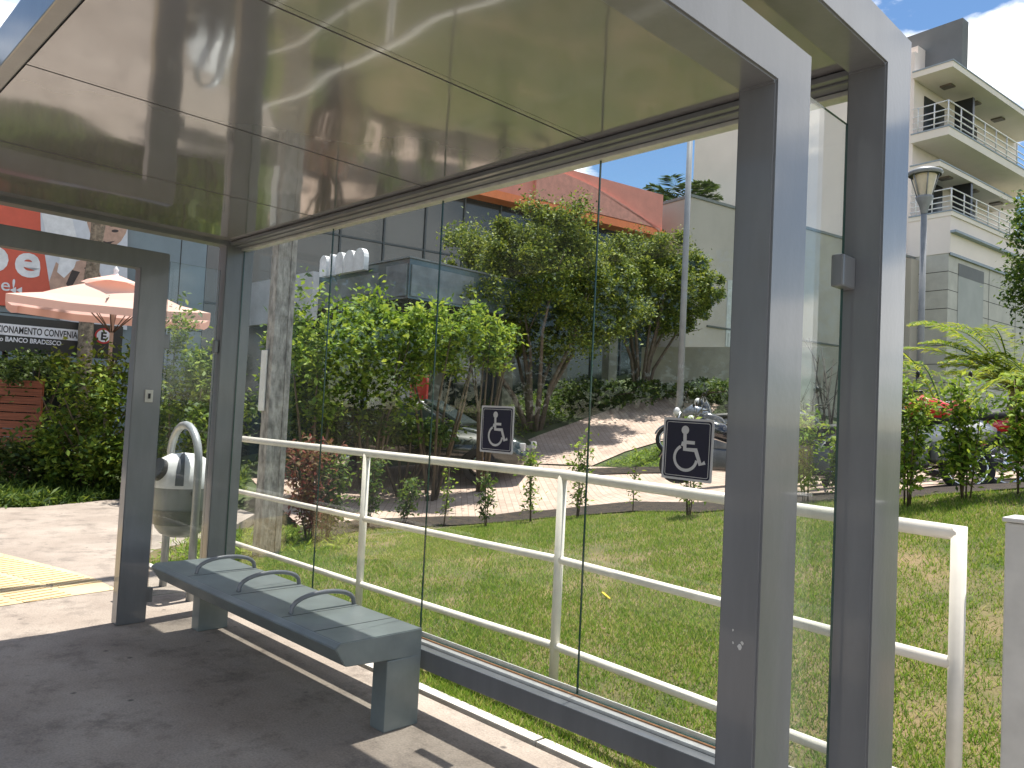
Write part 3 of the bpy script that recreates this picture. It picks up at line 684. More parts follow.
palm('distant dark palm peeking over the beige parapet', b5, [(R(a), 2.6, ar, 34, 1.1) for a, ar in zip(range(0, 360, 26), [.9, .4, 1.1, .2, .8, .5, 1.0, .3, .7, .9, .4, 1.1, .6, .8])], L_dark, 'palm', zt-2.5+.6, 'palm_tree', .25)
# leafless bush in the gap
b = at(826, 470, 10.3); b.z = H(b.x, b.y); t = thing('bare_bush', 'leafless twiggy bush seen between the two near posts', 'bush', b); bm = NB()
for k in range(16):
    a = random.uniform(0, 6.28); e = b+Vector((math.cos(a)*.5, math.sin(a)*.5, random.uniform(1.1, 1.95))); m1 = b.lerp(e, .5)+Vector((random.uniform(-.12, .12), random.uniform(-.12, .12), 0))
    tube(bm, [b, m1, e], [.02, .013, .005], 5)
    for j in range(3):
        q = m1.lerp(e, random.random()); tube(bm, [q, q+Vector((random.uniform(-.2, .2), random.uniform(-.2, .2), random.uniform(.1, .35)))], [.007, .003], 4)
obj('branch', bm, mat('dark_twig', (.035, .028, .02), .8), t, True)

# ---------------------------------------------------------------- motorcycles
def motorcycle(label, base, rz, body, seatc=(.015, .015, .015), scooter=False, lean=R(8), helmet=None):
    t = thing('motorcycle', label, 'motorcycle', (0, 0, 0), 0, 'motorcycles parked in the lot'); MB = mat('moto_%d' % (int(body[0]*999)+int(body[2]*77)), body, .2, 0, .05, coat=1)
    MS = mat('moto_seat', seatc, .6)
    def O(n, bm, m, sm=True, par=None): return obj(n, bm, m, par or t, sm)
    for x in (-.62, .66):
        bm = NB(); r = .29
        lathe(bm, [(r-.075, -.035), (r-.02, -.048), (r, -.02), (r, .02), (r-.02, .048), (r-.075, .035), (r-.075, -.035)], 26, (x, 0, r), 'y')
        w = O('wheel', bm, M_rubber)
        bm = NB(); lathe(bm, [(r-.078, -.03), (r-.062, 0), (r-.078, .03), (r-.10, 0), (r-.078, -.03)], 26, (x, 0, r), 'y')
        for k in range(5):
            a = 6.28*k/5; tube(bm, [(x, 0, r), (x+math.cos(a)*(r-.08), 0, r+math.sin(a)*(r-.08))], .013, 5)
        lathe(bm, [(.001, -.05), (.05, -.05), (.05, .05), (.001, .05)], 12, (x, 0, r), 'y')
        O('rim', bm, M_chrome, True, w)
    bm = NB(); tube(bm, [(.66, .07, .29), (.46, .07, .86)], .022, 8); tube(bm, [(.66, -.07, .29), (.46, -.07, .86)], .022, 8); O('fork', bm, M_chrome)
    bm = NB(); lathe(bm, [(.30, -.06), (.335, 0), (.30, .06)], 10, (.66, 0, .29), 'y', a0=R(20), a1=R(150)); O('front_fender', bm, MB)
    # body shells: swept tubes with elliptical radii
    bm = NB()
    if scooter:
        tube(bm, [(.44, 0, .95), (.40, 0, .72), (.33, 0, .45), (.10, 0, .33), (-.15, 0, .36)], [.10, .17, .17, .13, .12], 14)
        tube(bm, [(-.05, 0, .52), (-.35, 0, .62), (-.75, 0, .72), (-.92, 0, .74)], [.12, .17, .14, .05], 14)
    else:
        tube(bm, [(.40, 0, .84), (.24, 0, .90), (.02, 0, .84), (-.14, 0, .74)], [.07, .15, .14, .09], 14)
        tube(bm, [(-.35, 0, .68), (-.62, 0, .74), (-.90, 0, .80)], [.10, .10, .04], 12)
    O('fairing', bm, MB)
    bm = NB(); tube(bm, [(-.05, 0, .78), (-.30, 0, .80), (-.55, 0, .85), (-.80, 0, .89)], [.08, .12, .115, .06], 12)
    bmesh.ops.scale(bm, vec=(1, 1.1, .6), space=Matrix.Translation((0, 0, -.82)), verts=bm.verts); O('seat', bm, MS)
    bm = NB(); box(bm, -.22, .20, -.13, .13, .24, .58, bev=.05); tube(bm, [(-.62, .0, .29), (-.1, 0, .4)], .04, 8); O('engine', bm, mat('engine_metal', (.12, .12, .12), .35, .7))
    bm = NB(); tube(bm, [(.15, -.15, .28), (-.2, -.17, .26), (-.45, -.18, .34), (-.85, -.18, .42)], [.025, .03, .05, .055], 10); O('exhaust', bm, M_chrome)
    bm = NB(); tube(bm, [(.34, .36, 1.02), (.42, .2, 1.04), (.44, 0, .96), (.42, -.2, 1.04), (.34, -.36, 1.02)], .014, 7); O('handlebar', bm, M_black)
    bm = NB(); bmesh.ops.create_uvsphere(bm, u_segments=14, v_segments=8, radius=.095, matrix=Matrix.Translation((.54, 0, .88)) @ Matrix.Diagonal((.8, 1, 1, 1))); O('headlight', bm, mat('lamp_glass', (.6, .6, .6), .1))
    for s in (-1, 1):
        bm = NB(); tube(bm, [(.40, s*.22, 1.03), (.38, s*.30, 1.2)], .006, 5); bmesh.ops.create_uvsphere(bm, u_segments=10, v_segments=6, radius=.065, matrix=Matrix.Translation((.38, s*.32, 1.22)) @ Matrix.Diagonal((.25, 1, .7, 1))); O('mirror', bm, M_black)
    bm = NB(); tube(bm, [(-.92, 0, .78), (-.97, 0, .55)], [.03, .05], 8); O('tail_fender', bm, M_black)
    bm = NB(); bmesh.ops.create_uvsphere(bm, u_segments=10, v_segments=6, radius=.05, matrix=Matrix.Translation((-.93, 0, .80))); O('tail_light', bm, mat('red_lens', (.5, .02, .01), .2))
    if helmet:
        bm = NB(); bmesh.ops.create_uvsphere(bm, u_segments=16, v_segments=12, radius=.14, matrix=Matrix.Translation((.30, 0, 1.12)) @ Matrix.Diagonal((1.15, 1, 1, 1))); O('helmet', bm, mat('helmet_blue', helmet, .15, coat=1))
    t.matrix_basis = Matrix.Translation(base) @ Matrix.Rotation(rz, 4, 'Z') @ Matrix.Rotation(lean, 4, 'X')
    for c in t.children: c.matrix_parent_inverse = Matrix.Identity(4)
    return t
def gb(x, y, d):
    p = at(x, y, d); p.z = H(p.x, p.y); return p
motorcycle('white scooter with a blue helmet hung on its handlebar, nearest the shelter post', gb(908, 440, 9.0), R(210), (.55, .55, .55), scooter=True, helmet=(.03, .12, .45))
motorcycle('bright red motorcycle behind the bushy saplings', gb(948, 430, 8.9), R(215), (.55, .015, .02))
motorcycle('dark red scooter at the right, under the palm fronds', gb(1000, 430, 9.4), R(212), (.34, .012, .014), scooter=True)
motorcycle('black motorcycle with silver engine in the gap between the near posts', gb(812, 440, 9.3), R(215), (.02, .02, .02))
motorcycle('grey motorcycle behind the black one in the gap', gb(836, 420, 10.2), R(235), (.05, .05, .055), scooter=True)
motorcycle('black motorcycle half hidden behind the larger wheelchair sign', gb(722, 440, 12.0), R(205), (.015, .015, .02))
motorcycle('slate-blue motorcycle parked beside the pale pole', gb(704, 410, 16.0), R(215), (.10, .12, .16))
motorcycle('black scooter behind the slate-blue motorcycle, farthest in the row', gb(722, 405, 17.2), R(205), (.02, .02, .02), scooter=True)

motorcycle('black motorcycle parked right of the slate-blue one, against the near post', gb(722, 405, 14.6), R(230), (.015, .015, .018))
motorcycle('black scooter squeezed behind the black motorcycle in the gap', gb(806, 405, 11.0), R(200), (.02, .02, .025), scooter=True)
# ---------------------------------------------------------------- text helper
def text_mesh(s, size, M, m, parent, name, thick=.01, align='LEFT', bold=0, sx=1):
    c = bpy.data.curves.new('lettering', 'FONT'); c.body = s; c.size = size; c.extrude = thick/2; c.align_x = align; c.offset = bold; c.resolution_u = 4
    o = bpy.data.objects.new('tmp', c); COL.objects.link(o); bpy.context.view_layer.update()
    me = bpy.data.meshes.new_from_object(o.evaluated_get(bpy.context.evaluated_depsgraph_get()))
    bpy.data.objects.remove(o); bpy.data.curves.remove(c); me.transform(M @ Matrix.Diagonal((sx, 1, 1, 1))); me.materials.clear()
    return obj(name, me, m, parent)
def wallM(o, u, z):   # text plane: local x along u, local y up, local z = outward normal
    n = Vector((u[1], -u[0], 0)); return Matrix(((u[0], 0, n.x, o[0]), (u[1], 0, n.y, o[1]), (0, 1, 0, z), (0, 0, 0, 1)))

# ---------------------------------------------------------------- bank building (long glass front)
U = Vector((.19, .982, 0)).normalized(); Nn = Vector((U.y, -U.x, 0))
F0 = Vector((-19.05, 6.1, 0))
def FM(off=0): return frame(F0+Nn*off, U, Nn)
bank = thing('office_building', 'long dark glass-fronted building with red-orange roof fascia beyond the trees', 'building', F0)
M_tglass = mat('tinted_facade_glass', (.018, .028, .031), .12, 0, .25, .5, coat=.5); M_bwall = mat('blue_grey_panels', (.20, .255, .285), .5, 0, .12, 1.2, .05, 8)
bm = NB(); box(bm, 1.8, 16.4, -10, 0, -1, 7.95, M=FM()); obj('glass_front', bm, M_tglass, bank)
bm = NB(); box(bm, -14, 1.79, -10, 0.0, -1, 9.0, M=FM()); obj('panel_wall', bm, M_bwall, bank)
bm = NB()
for k, uu in enumerate(np.arange(2.6, 16.4, 1.25)): box(bm, uu, uu+.05, .002, .05, 0, 7.93, M=FM())
for z in (3.9, 6.1): box(bm, 1.8, 16.4, .002, .035, z, z+.05, M=FM())
obj('mullion', bm, mat('mullion', (.05, .06, .065), .4), bank)
bm = NB()
for uu in np.arange(-12, 1.7, 2.2): box(bm, uu, uu+.02, .001, .006, -1, 9, M=FM())
for z in (3.2, 5.4, 7.6): box(bm, -14, 1.79, .001, .006, z, z+.02, M=FM())
obj('panel_joint', bm, M_seam, bank)
M_redf = mat('salmon_red_panels', (.70, .26, .19), .45, 0, .08, 2); M_orange = mat('orange_red_trim', (.85, .22, .06), .4, 0, .06)
bm = NB(); box(bm, 1.8, 16.4, -9.8, .45, 8.15, 9.38, M=FM()); obj('fascia', bm, M_redf, bank)
bm = NB(); box(bm, 1.8, 16.45, -.2, .55, 7.90, 8.14, M=FM()); obj('fascia_trim', bm, M_orange, bank)
bm = NB(); 
Mw = wallM(F0+Nn*.452, U, 0)
arc = [(9.2+6.8*(1-math.cos(a)), 6.0+2.9*math.sin(a)) for a in np.linspace(R(50), R(90), 14)]
arc = [(11.0+5.2*k/13, 9.2-1.15*(k/13)**2) for k in range(14)]
prism(bm, arc+[(16.2, 7.96+.2), (11.0, 8.16)], Mw, 0, .12)
obj('curved_panel', bm, mat('salmon_light', (.67, .29, .22), .5), bank)
# entrance canopy with letters, aligned to the shelter axes
cc = at(410, 258, 15.6); cp = thing('entrance_canopy', 'teal glass box canopy with white rounded letters above the shrubs', 'canopy', cc)
bm = NB(); zt = cc.z; box(bm, cc.x-4.6, cc.x, cc.y, cc.y+5.5, zt-.8, zt); obj('canopy_box', bm, mat('canopy_teal', (.09, .13, .14), .15, 0, .2, 1, coat=.6), cp)
bm = NB(); box(bm, cc.x-4.65, cc.x+.04, cc.y-.04, cc.y+5.5, zt+.002, zt+.035); obj('canopy_rim', bm, mat('rim_grey', (.20, .22, .23), .5), cp)
bm = NB(); box(bm, cc.x-2.6, cc.x-1.0, cc.y-.03, cc.y-.002, zt-.62, zt-.2); box(bm, cc.x-.75, cc.x-.05, cc.y-.03, cc.y-.002, zt-.75, zt-.1); box(bm, cc.x+.002, cc.x+.03, cc.y+.05, cc.y+1.7, zt-.75, zt-.12); obj('light_panel', bm, mat('pale_panel', (.17, .20, .215), .3, 0, .25, 3), cp)
bm = NB(); box(bm, cc.x-6.2, onY(316, 300, cc.y-.5).x, cc.y-.6, cc.y-.45, zt-1.15, zt-.1); obj('white_board', bm, mat('board_white', (.62, .63, .66), .5, 0, .12, 2), cp)
for px, w_, h_ in ((322, .30, .62), (329.5, .12, .62), (338, .34, .62), (347.5, .42, .62), (357.5, .44, .62)):
    p = onY(px, 300, cc.y-.15); X = p.x; w_ = w_*.92; bm = NB(); P = [(X-w_/2, zt-.12), (X+w_/2, zt-.12)]+[(X+w_/2*math.cos(a), zt+.36-w_/2+w_/2*math.sin(a)) for a in np.linspace(0, math.pi, 9)]
    prism(bm, P, Matrix(((1, 0, 0, 0), (0, 0, -1, cc.y-.06), (0, 1, 0, 0), (0, 0, 0, 1))), 0, .12); obj('letter', bm, mat('letter_white', (.82, .83, .85), .4), cp)
# storefront posts/dark recess under the canopy
st = thing('storefront_posts', 'row of pale concrete pillars in the shade below the canopy', 'pillars', F0+U*9)
for uu in (5.0, 7.2, 9.4, 11.3, 13.2):
    obj('pillar', B(uu, uu+.32, 1.4, 1.72, -.5, 4.6, M=FM()), mat('pillar_grey', (.26, .25, .22), .7, 0, .2, 2), st)
bm = NB(); p = gb(424, 380, 16.2)
bm = NB(); box(bm, p.x-.45, p.x+.1, p.y, p.y+.05, p.z+.5, p.z+1.9); banner = thing('banner_stand', 'red and white banner stand beside the parked car', 'banner', p)
obj('red_sheet', bm, mat('banner_red', (.6, .05, .03), .5), banner)
bm = NB(); box(bm, p.x-1.1, p.x-.47, p.y, p.y+.05, p.z+.5, p.z+1.75); obj('white_sheet', bm, mat('banner_white', (.65, .62, .6), .5), banner)
bm = NB(); 
for q in (-1.0, -.45, 0): tube(bm, [(p.x+q, p.y+.08, p.z-.3), (p.x+q, p.y+.08, p.z+1.8)], .02, 6)
obj('banner_pole', bm, M_black, banner)

# parked car
def car(label, base, rz, body):
    t = thing('parked_car', label, 'car'); MB = mat('car_paint_dark', body, .25, 0, .05, coat=1)
    def O(n, bm, m, sm=False, par=None): return obj(n, bm, m, par or t, sm)
    prof = [(-2.05, .35), (-2.1, .75), (-1.95, .98), (-1.25, 1.02), (.95, .98), (1.85, .82), (2.05, .65), (2.05, .35)]
    bm = NB(); M = Matrix(((1, 0, 0, 0), (0, 0, -1, 0), (0, 1, 0, 0), (0, 0, 0, 1))); prism(bm, prof, M, -.85, .85); bmesh.ops.recalc_face_normals(bm, faces=bm.faces[:])
    bmesh.ops.bevel(bm, geom=bm.edges[:], offset=.06, segments=3, affect='EDGES'); bd = O('body', bm, MB, True)
    cab = [(-1.75, 1.0), (-1.35, 1.42), (-.9, 1.48), (.05, 1.46), (.85, 1.0)]
    bm = NB(); prism(bm, cab, M, -.72, .72); bmesh.ops.recalc_face_normals(bm, faces=bm.faces[:]); bmesh.ops.bevel(bm, geom=bm.edges[:], offset=.05, segments=3, affect='EDGES'); O('cabin', bm, MB, True)
    bm = NB()
    for s in (-1, 1):
        y0, y1 = (s*.722, s*.728)
        Mm = Matrix(((1, 0, 0, 0), (0, 0, 1, 0), (0, 1, 0, 0), (0, 0, 0, 1)))
        prism(bm, [(-1.45, 1.06), (-1.2, 1.36), (-.55, 1.40), (-.5, 1.06)], Mm, min(y0, y1), max(y0, y1)); prism(bm, [(-.43, 1.06), (-.43, 1.40), (.02, 1.38), (.6, 1.06)], Mm, min(y0, y1), max(y0, y1))
    O('side_window', bm, mat('car_glass', (.10, .13, .13), .08, coat=1))
    bm = NB(); v = [bm.verts.new(c) for c in ((.13, -.62, 1.43), (.13, .62, 1.43), (.86, .68, 1.03), (.86, -.68, 1.03))]; f = bm.faces.new(v); r = bmesh.ops.extrude_face_region(bm, geom=[f]); bmesh.ops.translate(bm, vec=(.03, 0, .04), verts=[g for g in r['geom'] if isinstance(g, bmesh.types.BMVert)]); O('windscreen', bm, MATS['car_glass'])
    for x in (-1.3, 1.3):
        for s in (-1, 1):
            w = O('wheel', lathe(NB(), [(.2, -.1), (.3, -.1), (.32, -.06), (.32, .06), (.3, .1), (.2, .1)], 24, (x, s*.78, .32), 'y'), M_rubber, True)
            O('rim', lathe(NB(), [(.001, -.08), (.19, -.09), (.20, 0), (.19, .09), (.001, .08)], 16, (x, s*.78, .32), 'y'), M_chrome, True, w)
    for s in (-1, 1): O('headlight', B(1.98, 2.08, s*.72-.12 if s > 0 else -.84+.12, s*.72+.02 if s > 0 else -.6, .62, .76, bev=.02), MATS['lamp_glass'])
    t.matrix_basis = Matrix.Translation(base) @ Matrix.Rotation(rz, 4, 'Z')
    for c in t.children: c.matrix_parent_inverse = Matrix.Identity(4)
car('dark green parked car half hidden behind the garden shrubs', gb(425, 415, 15.0), R(35), (.02, .03, .025))

# billboard and parking sign
bb = thing('billboard', 'red-orange advertising billboard with white letters and a photo of a man, on the panel wall', 'billboard', F0)
b0 = .20
Mb = wallM(F0+Nn*.01, U, 0)
M_bred = mat('billboard_red', (.66, .11, .06), .5, 0, .05); M_bw = mat('billboard_pale', (.66, .68, .74), .5, 0, .06)
obj('panel', prism(NB(), [(-9, 3.35), (-.0, 3.35), (-.0, 7.4), (-9, 7.4)], Mb, 0, .10), M_bred, bb)
def onwall(px, py, off=.0):
    r = ray(px, py); o = F0+Nn*off; t = (o-EYE).dot(Nn)/r.dot(Nn); p = EYE+r*t
    return ((p-F0).dot(U), p.z)
def wpoly(pxs, off): return [onwall(x, y, off) for x, y in pxs]
ph = obj('photo_ground', prism(NB(), wpoly([(40, 200), (46, 192), (60, 150), (128, 150), (127, 330), (60, 320), (52, 300), (46, 262), (41, 232)], .115), Mb, .102, .112), M_bw, bb)
M_skin = mat('printed_skin', (.52, .33, .25), .5, 0, .15, 8); M_hair = mat('printed_dark', (.045, .03, .028), .5, 0, .2, 8)
M_bw2 = mat('printed_white', (.8, .8, .82), .5)
def ell(cx, cy, rx, ry, n=20, a0=0, a1=360): return [(cx+rx*math.cos(R(a0+(a1-a0)*k/n)), cy+ry*math.sin(R(a0+(a1-a0)*k/n))) for k in range(n)]
bm = NB(); prism(bm, wpoly(ell(108, 212, 22, 36), .12), Mb, .113, .117)
prism(bm, wpoly([(49, 282), (56, 262), (66, 270), (74, 262), (90, 258), (98, 268), (104, 284), (96, 300), (78, 296), (60, 306), (52, 300)], .12), Mb, .1131, .1165); obj('printed_face', bm, M_skin, bb)
def pr_(pts): return prism(NB(), wpoly(pts, .122), Mb, .118, .120)
bm = NB(); prism(bm, wpoly([(78, 214), (84, 180), (100, 168), (122, 172), (128, 205), (122, 196), (112, 188), (98, 190), (90, 204), (86, 222)], .122), Mb, .118, .120)
for cx, cy in ((100, 228), (115, 231)): obj('printed_eye', pr_(ell(cx, cy, 3.6, 1.5)), M_hair, bb)
for cx, cy in ((100, 224.5), (115, 227)): obj('printed_eyebrow', pr_([(cx-6, cy), (cx, cy-2), (cx+6, cy), (cx, cy-.5)]), M_hair, bb)
obj('printed_mouth', pr_([(100, 240), (107, 242), (115, 241), (108, 245)]), M_hair, bb)
obj('printed_finger_shadow', pr_([(66, 284), (72, 270), (80, 272), (70, 290)]), M_hair, bb); obj('printed_finger_shadow', pr_([(84, 268), (92, 264), (104, 282), (98, 286)]), M_hair, bb)
obj('printed_hair', bm, M_hair, bb)
bm = NB(); prism(bm, wpoly([(40, 205), (46, 210), (72, 218), (80, 250), (74, 268), (64, 278), (57, 272), (60, 258), (48, 244)], .13), Mb, .121, .124); obj('printed_cloth', bm, M_bw2, bb)
def wtext(s, px, py, size, par, m, name, off=.12, bold=.0, plane=None, align='LEFT'):
    u, z = onwall(px, py, off); M = wallM(F0+Nn*off+U*u, U, z); return text_mesh(s, size, M, m, par, name, .01, align, bold)
wtext('e', 13.5, 274, 1.0, bb, M_bw2, 'letter', .12, .03)
wtext('o', -26.5, 268, 1.1, bb, M_bw2, 'letter', .12, .03)
wtext('e!', 0, 290, .38, bb, M_bw2, 'small_letter', .12, .002)
bm = NB()
for x in (10, 16): prism(bm, wpoly([(x, 290), (x+6, 287), (x+6, 294)], .12), Mb, .113, .117)
obj('arrow_mark', bm, M_bw2, bb)
# parking sign: own plane nearer
ps = thing('parking_sign', 'long black parking sign with white text band and round E symbol above the hedge', 'sign', F0)
OFF = 2.6
def P2(px, py): return onwall(px, py, OFF)
uL, _ = P2(-60, 330); uR, z0 = P2(121, 360); _, ztp = P2(121, 326.5); 
Ms = wallM(F0+Nn*OFF, U, 0)
obj('board', prism(NB(), [(uL, z0), (uR, z0), (uR, ztp), (uL, ztp)], Ms, -.12, 0), mat('sign_black', (.012, .017, .016), .4), ps)
_, za = P2(60, 328.5); _, zb = P2(60, 339.5); ub, _ = P2(78, 335)
obj('text_band', prism(NB(), [(uL+.05, zb), (ub, zb), (ub, za), (uL+.05, za)], Ms, .002, .012), M_bw2, ps)
Mt = wallM(F0+Nn*(OFF+.014)+U*(ub-.02), U, zb+(za-zb)*.2)
text_mesh('ESTACIONAMENTO CONVENIADO', (za-zb)*.86, wallM(F0+Nn*(OFF+.014)+U*(ub+.16), U, zb+(za-zb)*.22), mat('print_black', (.01, .01, .01), .5), ps, 'lettering', .004, 'RIGHT', .003, .60)
u1, z1 = P2(60, 345.5); text_mesh('Ao lado do BANCO BRADESCO', .12, wallM(F0+Nn*(OFF+.004)+U*(u1+.02), U, z1), M_bw2, ps, 'small_lettering', .004, 'RIGHT', .003, .85)
u1, z1 = P2(52, 349.5); text_mesh('Av. Heitor Penteado', .05, wallM(F0+Nn*(OFF+.004)+U*(u1), U, z1), M_bw2, ps, 'small_lettering', .004, 'RIGHT') if False else None
uc, zc = P2(103.5, 336)
Mc = lambda r, t0, t1: prism(NB(), [(uc+r*math.cos(a), zc+r*math.sin(a)) for a in np.linspace(0, 2*math.pi, 25)[:-1]], Ms, t0, t1)
rr_ = .155
obj('red_ring', Mc(rr_, .002, .008), mat('sign_red', (.5, .02, .02), .4), ps); obj('white_disc', Mc(rr_*.78, .0085, .012), M_bw2, ps)
text_mesh('E', rr_*1.35, wallM(F0+Nn*(OFF+.014)+U*uc, U, zc-rr_*.48), MATS['print_black'], ps, 'letter', .004, 'CENTER', .008)
bm = NB()
for u_ in (uL+1, uR-.1, (uL+uR)/2): tube(bm, [F0+U*u_+Nn*(OFF-.15)+Vector((0, 0, -.2)), F0+U*u_+Nn*(OFF-.15)+Vector((0, 0, z0+.3))], .05, 8)
obj('sign_post', bm, M_black, ps)
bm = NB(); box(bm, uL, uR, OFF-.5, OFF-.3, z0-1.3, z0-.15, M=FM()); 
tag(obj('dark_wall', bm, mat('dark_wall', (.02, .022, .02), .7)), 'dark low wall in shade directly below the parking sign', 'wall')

# umbrella
uo = at(114, 300, 12.8); uo.z = 0; um = thing('patio_umbrella', 'large square salmon patio umbrella with white finial in front of the billboard', 'umbrella', uo)
topz = at(116, 274, 12.8).z; edz = at(116, 306, 12.8).z
bm = NB(); n = 16; tip = bm.verts.new((uo.x, uo.y, topz-.07)); rings = []; edz = topz-.63; ua = math.atan2(uo.y, uo.x)
def sq(k, r):   # rounded square outline facing the street
    a = 6.283*k/n; m_ = max(abs(math.cos(a)), abs(math.sin(a))); q = r/(m_**.9); dx_, dy_ = q*math.cos(a)*.62, q*math.sin(a); return (uo.x+dx_*math.cos(ua)-dy_*math.sin(ua), uo.y+dx_*math.sin(ua)+dy_*math.cos(ua))
for rr, zz in ((.25, topz-.16), (.75, topz-.36), (1.0, topz-.48), (1.45, edz), (1.45, edz-.12)):
    rings.append([bm.verts.new((*sq(k, rr), zz+(.05 if k % 4 == 2 and rr > 1 else 0))) for k in range(n)])
for k in range(n):
    bm.faces.new((tip, rings[0][k], rings[0][(k+1) % n]))
    for i in range(4): bm.faces.new((rings[i][k], rings[i+1][k], rings[i+1][(k+1) % n], rings[i][(k+1) % n]))
M_umb = leafmat('umbrella_fabric', [(.72, .50, .42), (.74, .52, .44)], .3, .8)
obj('canopy', bm, M_umb, um)
bm = NB(); t_ = bm.verts.new((uo.x, uo.y, topz)); rg = [bm.verts.new((uo.x+.5*math.cos(6.283*k/8+.35), uo.y+.5*math.sin(6.283*k/8+.35), topz-.17)) for k in range(8)]
for k in range(8): bm.faces.new((t_, rg[k], rg[(k+1) % 8]))
obj('vent_cap', bm, M_umb, um)
obj('pole', tube(NB(), [(uo.x, uo.y, 0), (uo.x, uo.y, topz)], .03, 8), mat('umbrella_pole', (.35, .30, .25), .5), um)
obj('finial', lathe(NB(), [(.05, 0), (.03, .05), (.045, .09), (.001, .15)], 10, (uo.x, uo.y, topz-.02)), M_bw2, um)
bm = NB()
for k in range(8):
    a = 6.283*k/8+.35; tube(bm, [(uo.x, uo.y, topz-.30), (uo.x+.78*math.cos(a), uo.y+.78*math.sin(a), edz+.12)], .012, 4); tube(bm, [(uo.x, uo.y, edz-.35), (uo.x+.55*math.cos(a), uo.y+.55*math.sin(a), topz-.42)], .010, 4)
obj('rib', bm, mat('umbrella_rib', (.12, .08, .06), .5), um)
# wooden fence
wf = thing('wooden_fence', 'reddish-brown horizontal slat fence at the left edge', 'fence', at(20, 410, 13.6))
p0 = at(-80, 410, 13.4); p1 = at(41, 410, 13.6); p0.z = p1.z = 0; uu = (p1-p0).normalized(); nn = Vector((uu.y, -uu.x, 0)); L_ = (p1-p0).length; zt = at(20, 379, 13.5).z
bm = NB(); nsl = 12
for k in range(nsl): box(bm, 0, L_, -.012, .012, .05+k*(zt-.05)/nsl, .05+(k+1)*(zt-.05)/nsl-.018, M=frame(p0, uu, nn))
obj('slat', bm, mat('red_wood', (.22, .065, .03), .5, 0, .3, 4, .2, 30, streak=(.5, .5, 12)), wf)
bm = NB()
for q in (0.02, L_/2, L_-.1): box(bm, q, q+.08, -.10, -.014, 0, zt, M=frame(p0, uu, nn))
obj('fence_post', bm, MATS['red_wood'], wf)

# ---------------------------------------------------------------- beige wall building
K = Vector((-15.9, 22.2, 0)); # end of the bank front
P0_ = at(691, 200, 27.0); P0_.z = 0
by = thing('beige_building', 'low beige rendered building with flat parapet behind the pale pole', 'building', P0_)
M_beige = mat('beige_render', (.47, .42, .36), .8, 0, .08, .6, .05, 20, detail=8)
ztop = at(691, 197, 27.0).z
bm = NB(); box(bm, 0, 26, -9, 0, -.5, ztop, M=frame(P0_, U, Nn)); obj('wall', bm, M_beige, by)
bm = NB(); box(bm, -.04, 26, -9.05, .05, ztop+.002, ztop+.10, M=frame(P0_, U, Nn)); obj('coping', bm, mat('coping_grey', (.20, .21, .20), .7), by)
bm = NB(); box(bm, 1.0, 26, .002, .06, 5.0, 5.06, M=frame(P0_, U, Nn)); box(bm, 3.0, 26, .002, .05, 4.6, 4.64, M=frame(P0_, U, Nn)); obj('wall_groove', bm, mat('coping_dark', (.10, .11, .10), .7), by)
q = at(723, 300, 28.5); uq = (q-P0_).dot(U)
bm = NB(); box(bm, uq-.3, uq+.3, .001, .03, 4.4, 6.8, M=frame(P0_, U, Nn)); box(bm, uq-.2, uq-.05, .031, .06, 4.4, 4.9, M=frame(P0_, U, Nn)); obj('shutter_panel', bm, mat('pale_shutter', (.52, .53, .50), .6), by)
# low garden wall in front
bm = NB(); a_ = gb(640, 391, 23.2); b_ = gb(900, 380, 20); uu = (b_-a_); uu.z = 0; LL = uu.length; uu.normalize(); nn = Vector((uu.y, -uu.x, 0))
box(bm, 0, LL, -.2, 0, a_.z-1.2, a_.z+1.15, M=frame((a_.x, a_.y, 0), uu, nn)); tag(obj('garden_wall', bm, mat('garden_wall_plaster', (.40, .38, .32), .8, 0, .12, 2)), 'low plastered garden wall behind the motorcycles at the foot of the beige building', 'wall')

# ---------------------------------------------------------------- apartment building
U2 = Vector((math.sin(R(7)), math.cos(R(7)), 0)); V2 = Vector((math.cos(R(7)), -math.sin(R(7)), 0))
D = 34.0; A0 = at(953, 60, D); A0.z = 0
k_ = D/30
def AZ(px, py, d=D): return at(px, py, d).z
def AM(z=0): return Matrix(((V2.x, U2.x, 0, A0.x), (V2.y, U2.y, 0, A0.y), (0, 0, 1, z), (0, 0, 0, 1)))  # x=V2 (right), y=U2 (away)
ap = thing('apartment_building', 'white apartment building with overhanging balconies, right of the shelter', 'building', A0)
M_aw = mat('warm_white_render', (.82, .71, .63), .7, 0, .05, .4, .03, 20); M_as = mat('cream_soffit', (.80, .71, .61), .7, 0, .05, .5); M_ag = mat('slab_edge_grey', (.30, .34, .38), .6); M_gr = mat('grey_render', (.17, .17, .17), .8, 0, .12, .5)
zr, zf1, zc2, zf3 = AZ(953, 59), AZ(950, 125), AZ(943, 158), AZ(957, 212)
ov = 1.75
bm = NB(); box(bm, -14.5, -ov, .5, 12, -1, AZ(915, 37, D+1), M=AM()); obj('wall', bm, M_aw, ap)
bm = NB(); box(bm, -ov-.75, -ov+.02, .20, .49, -1, AZ(918, 34), M=AM()); obj('edge_fin', bm, M_aw, ap)
bm = NB(); box(bm, -8, -.15, 1.2, 1.8, zr+.2, AZ(958, 18, D+1), M=AM()); obj('roof_parapet', bm, M_gr, ap)
def slab(name, z, x1, y0, y1, th):
    bm = NB(); box(bm, -ov+.021, x1, y0, y1, z-th, z-.06, M=AM()); o = obj(name, bm, M_as, ap)
    bm = NB(); box(bm, -ov+.022, x1+.03, y0-.03, y1, z-.058, z, M=AM()); obj('slab_edge', bm, M_ag, o)
slab('roof_slab', zr, 0, 0, 11.5, .32)
slab('balcony_floor', zf1, -.10, .0, 11.5, .42)
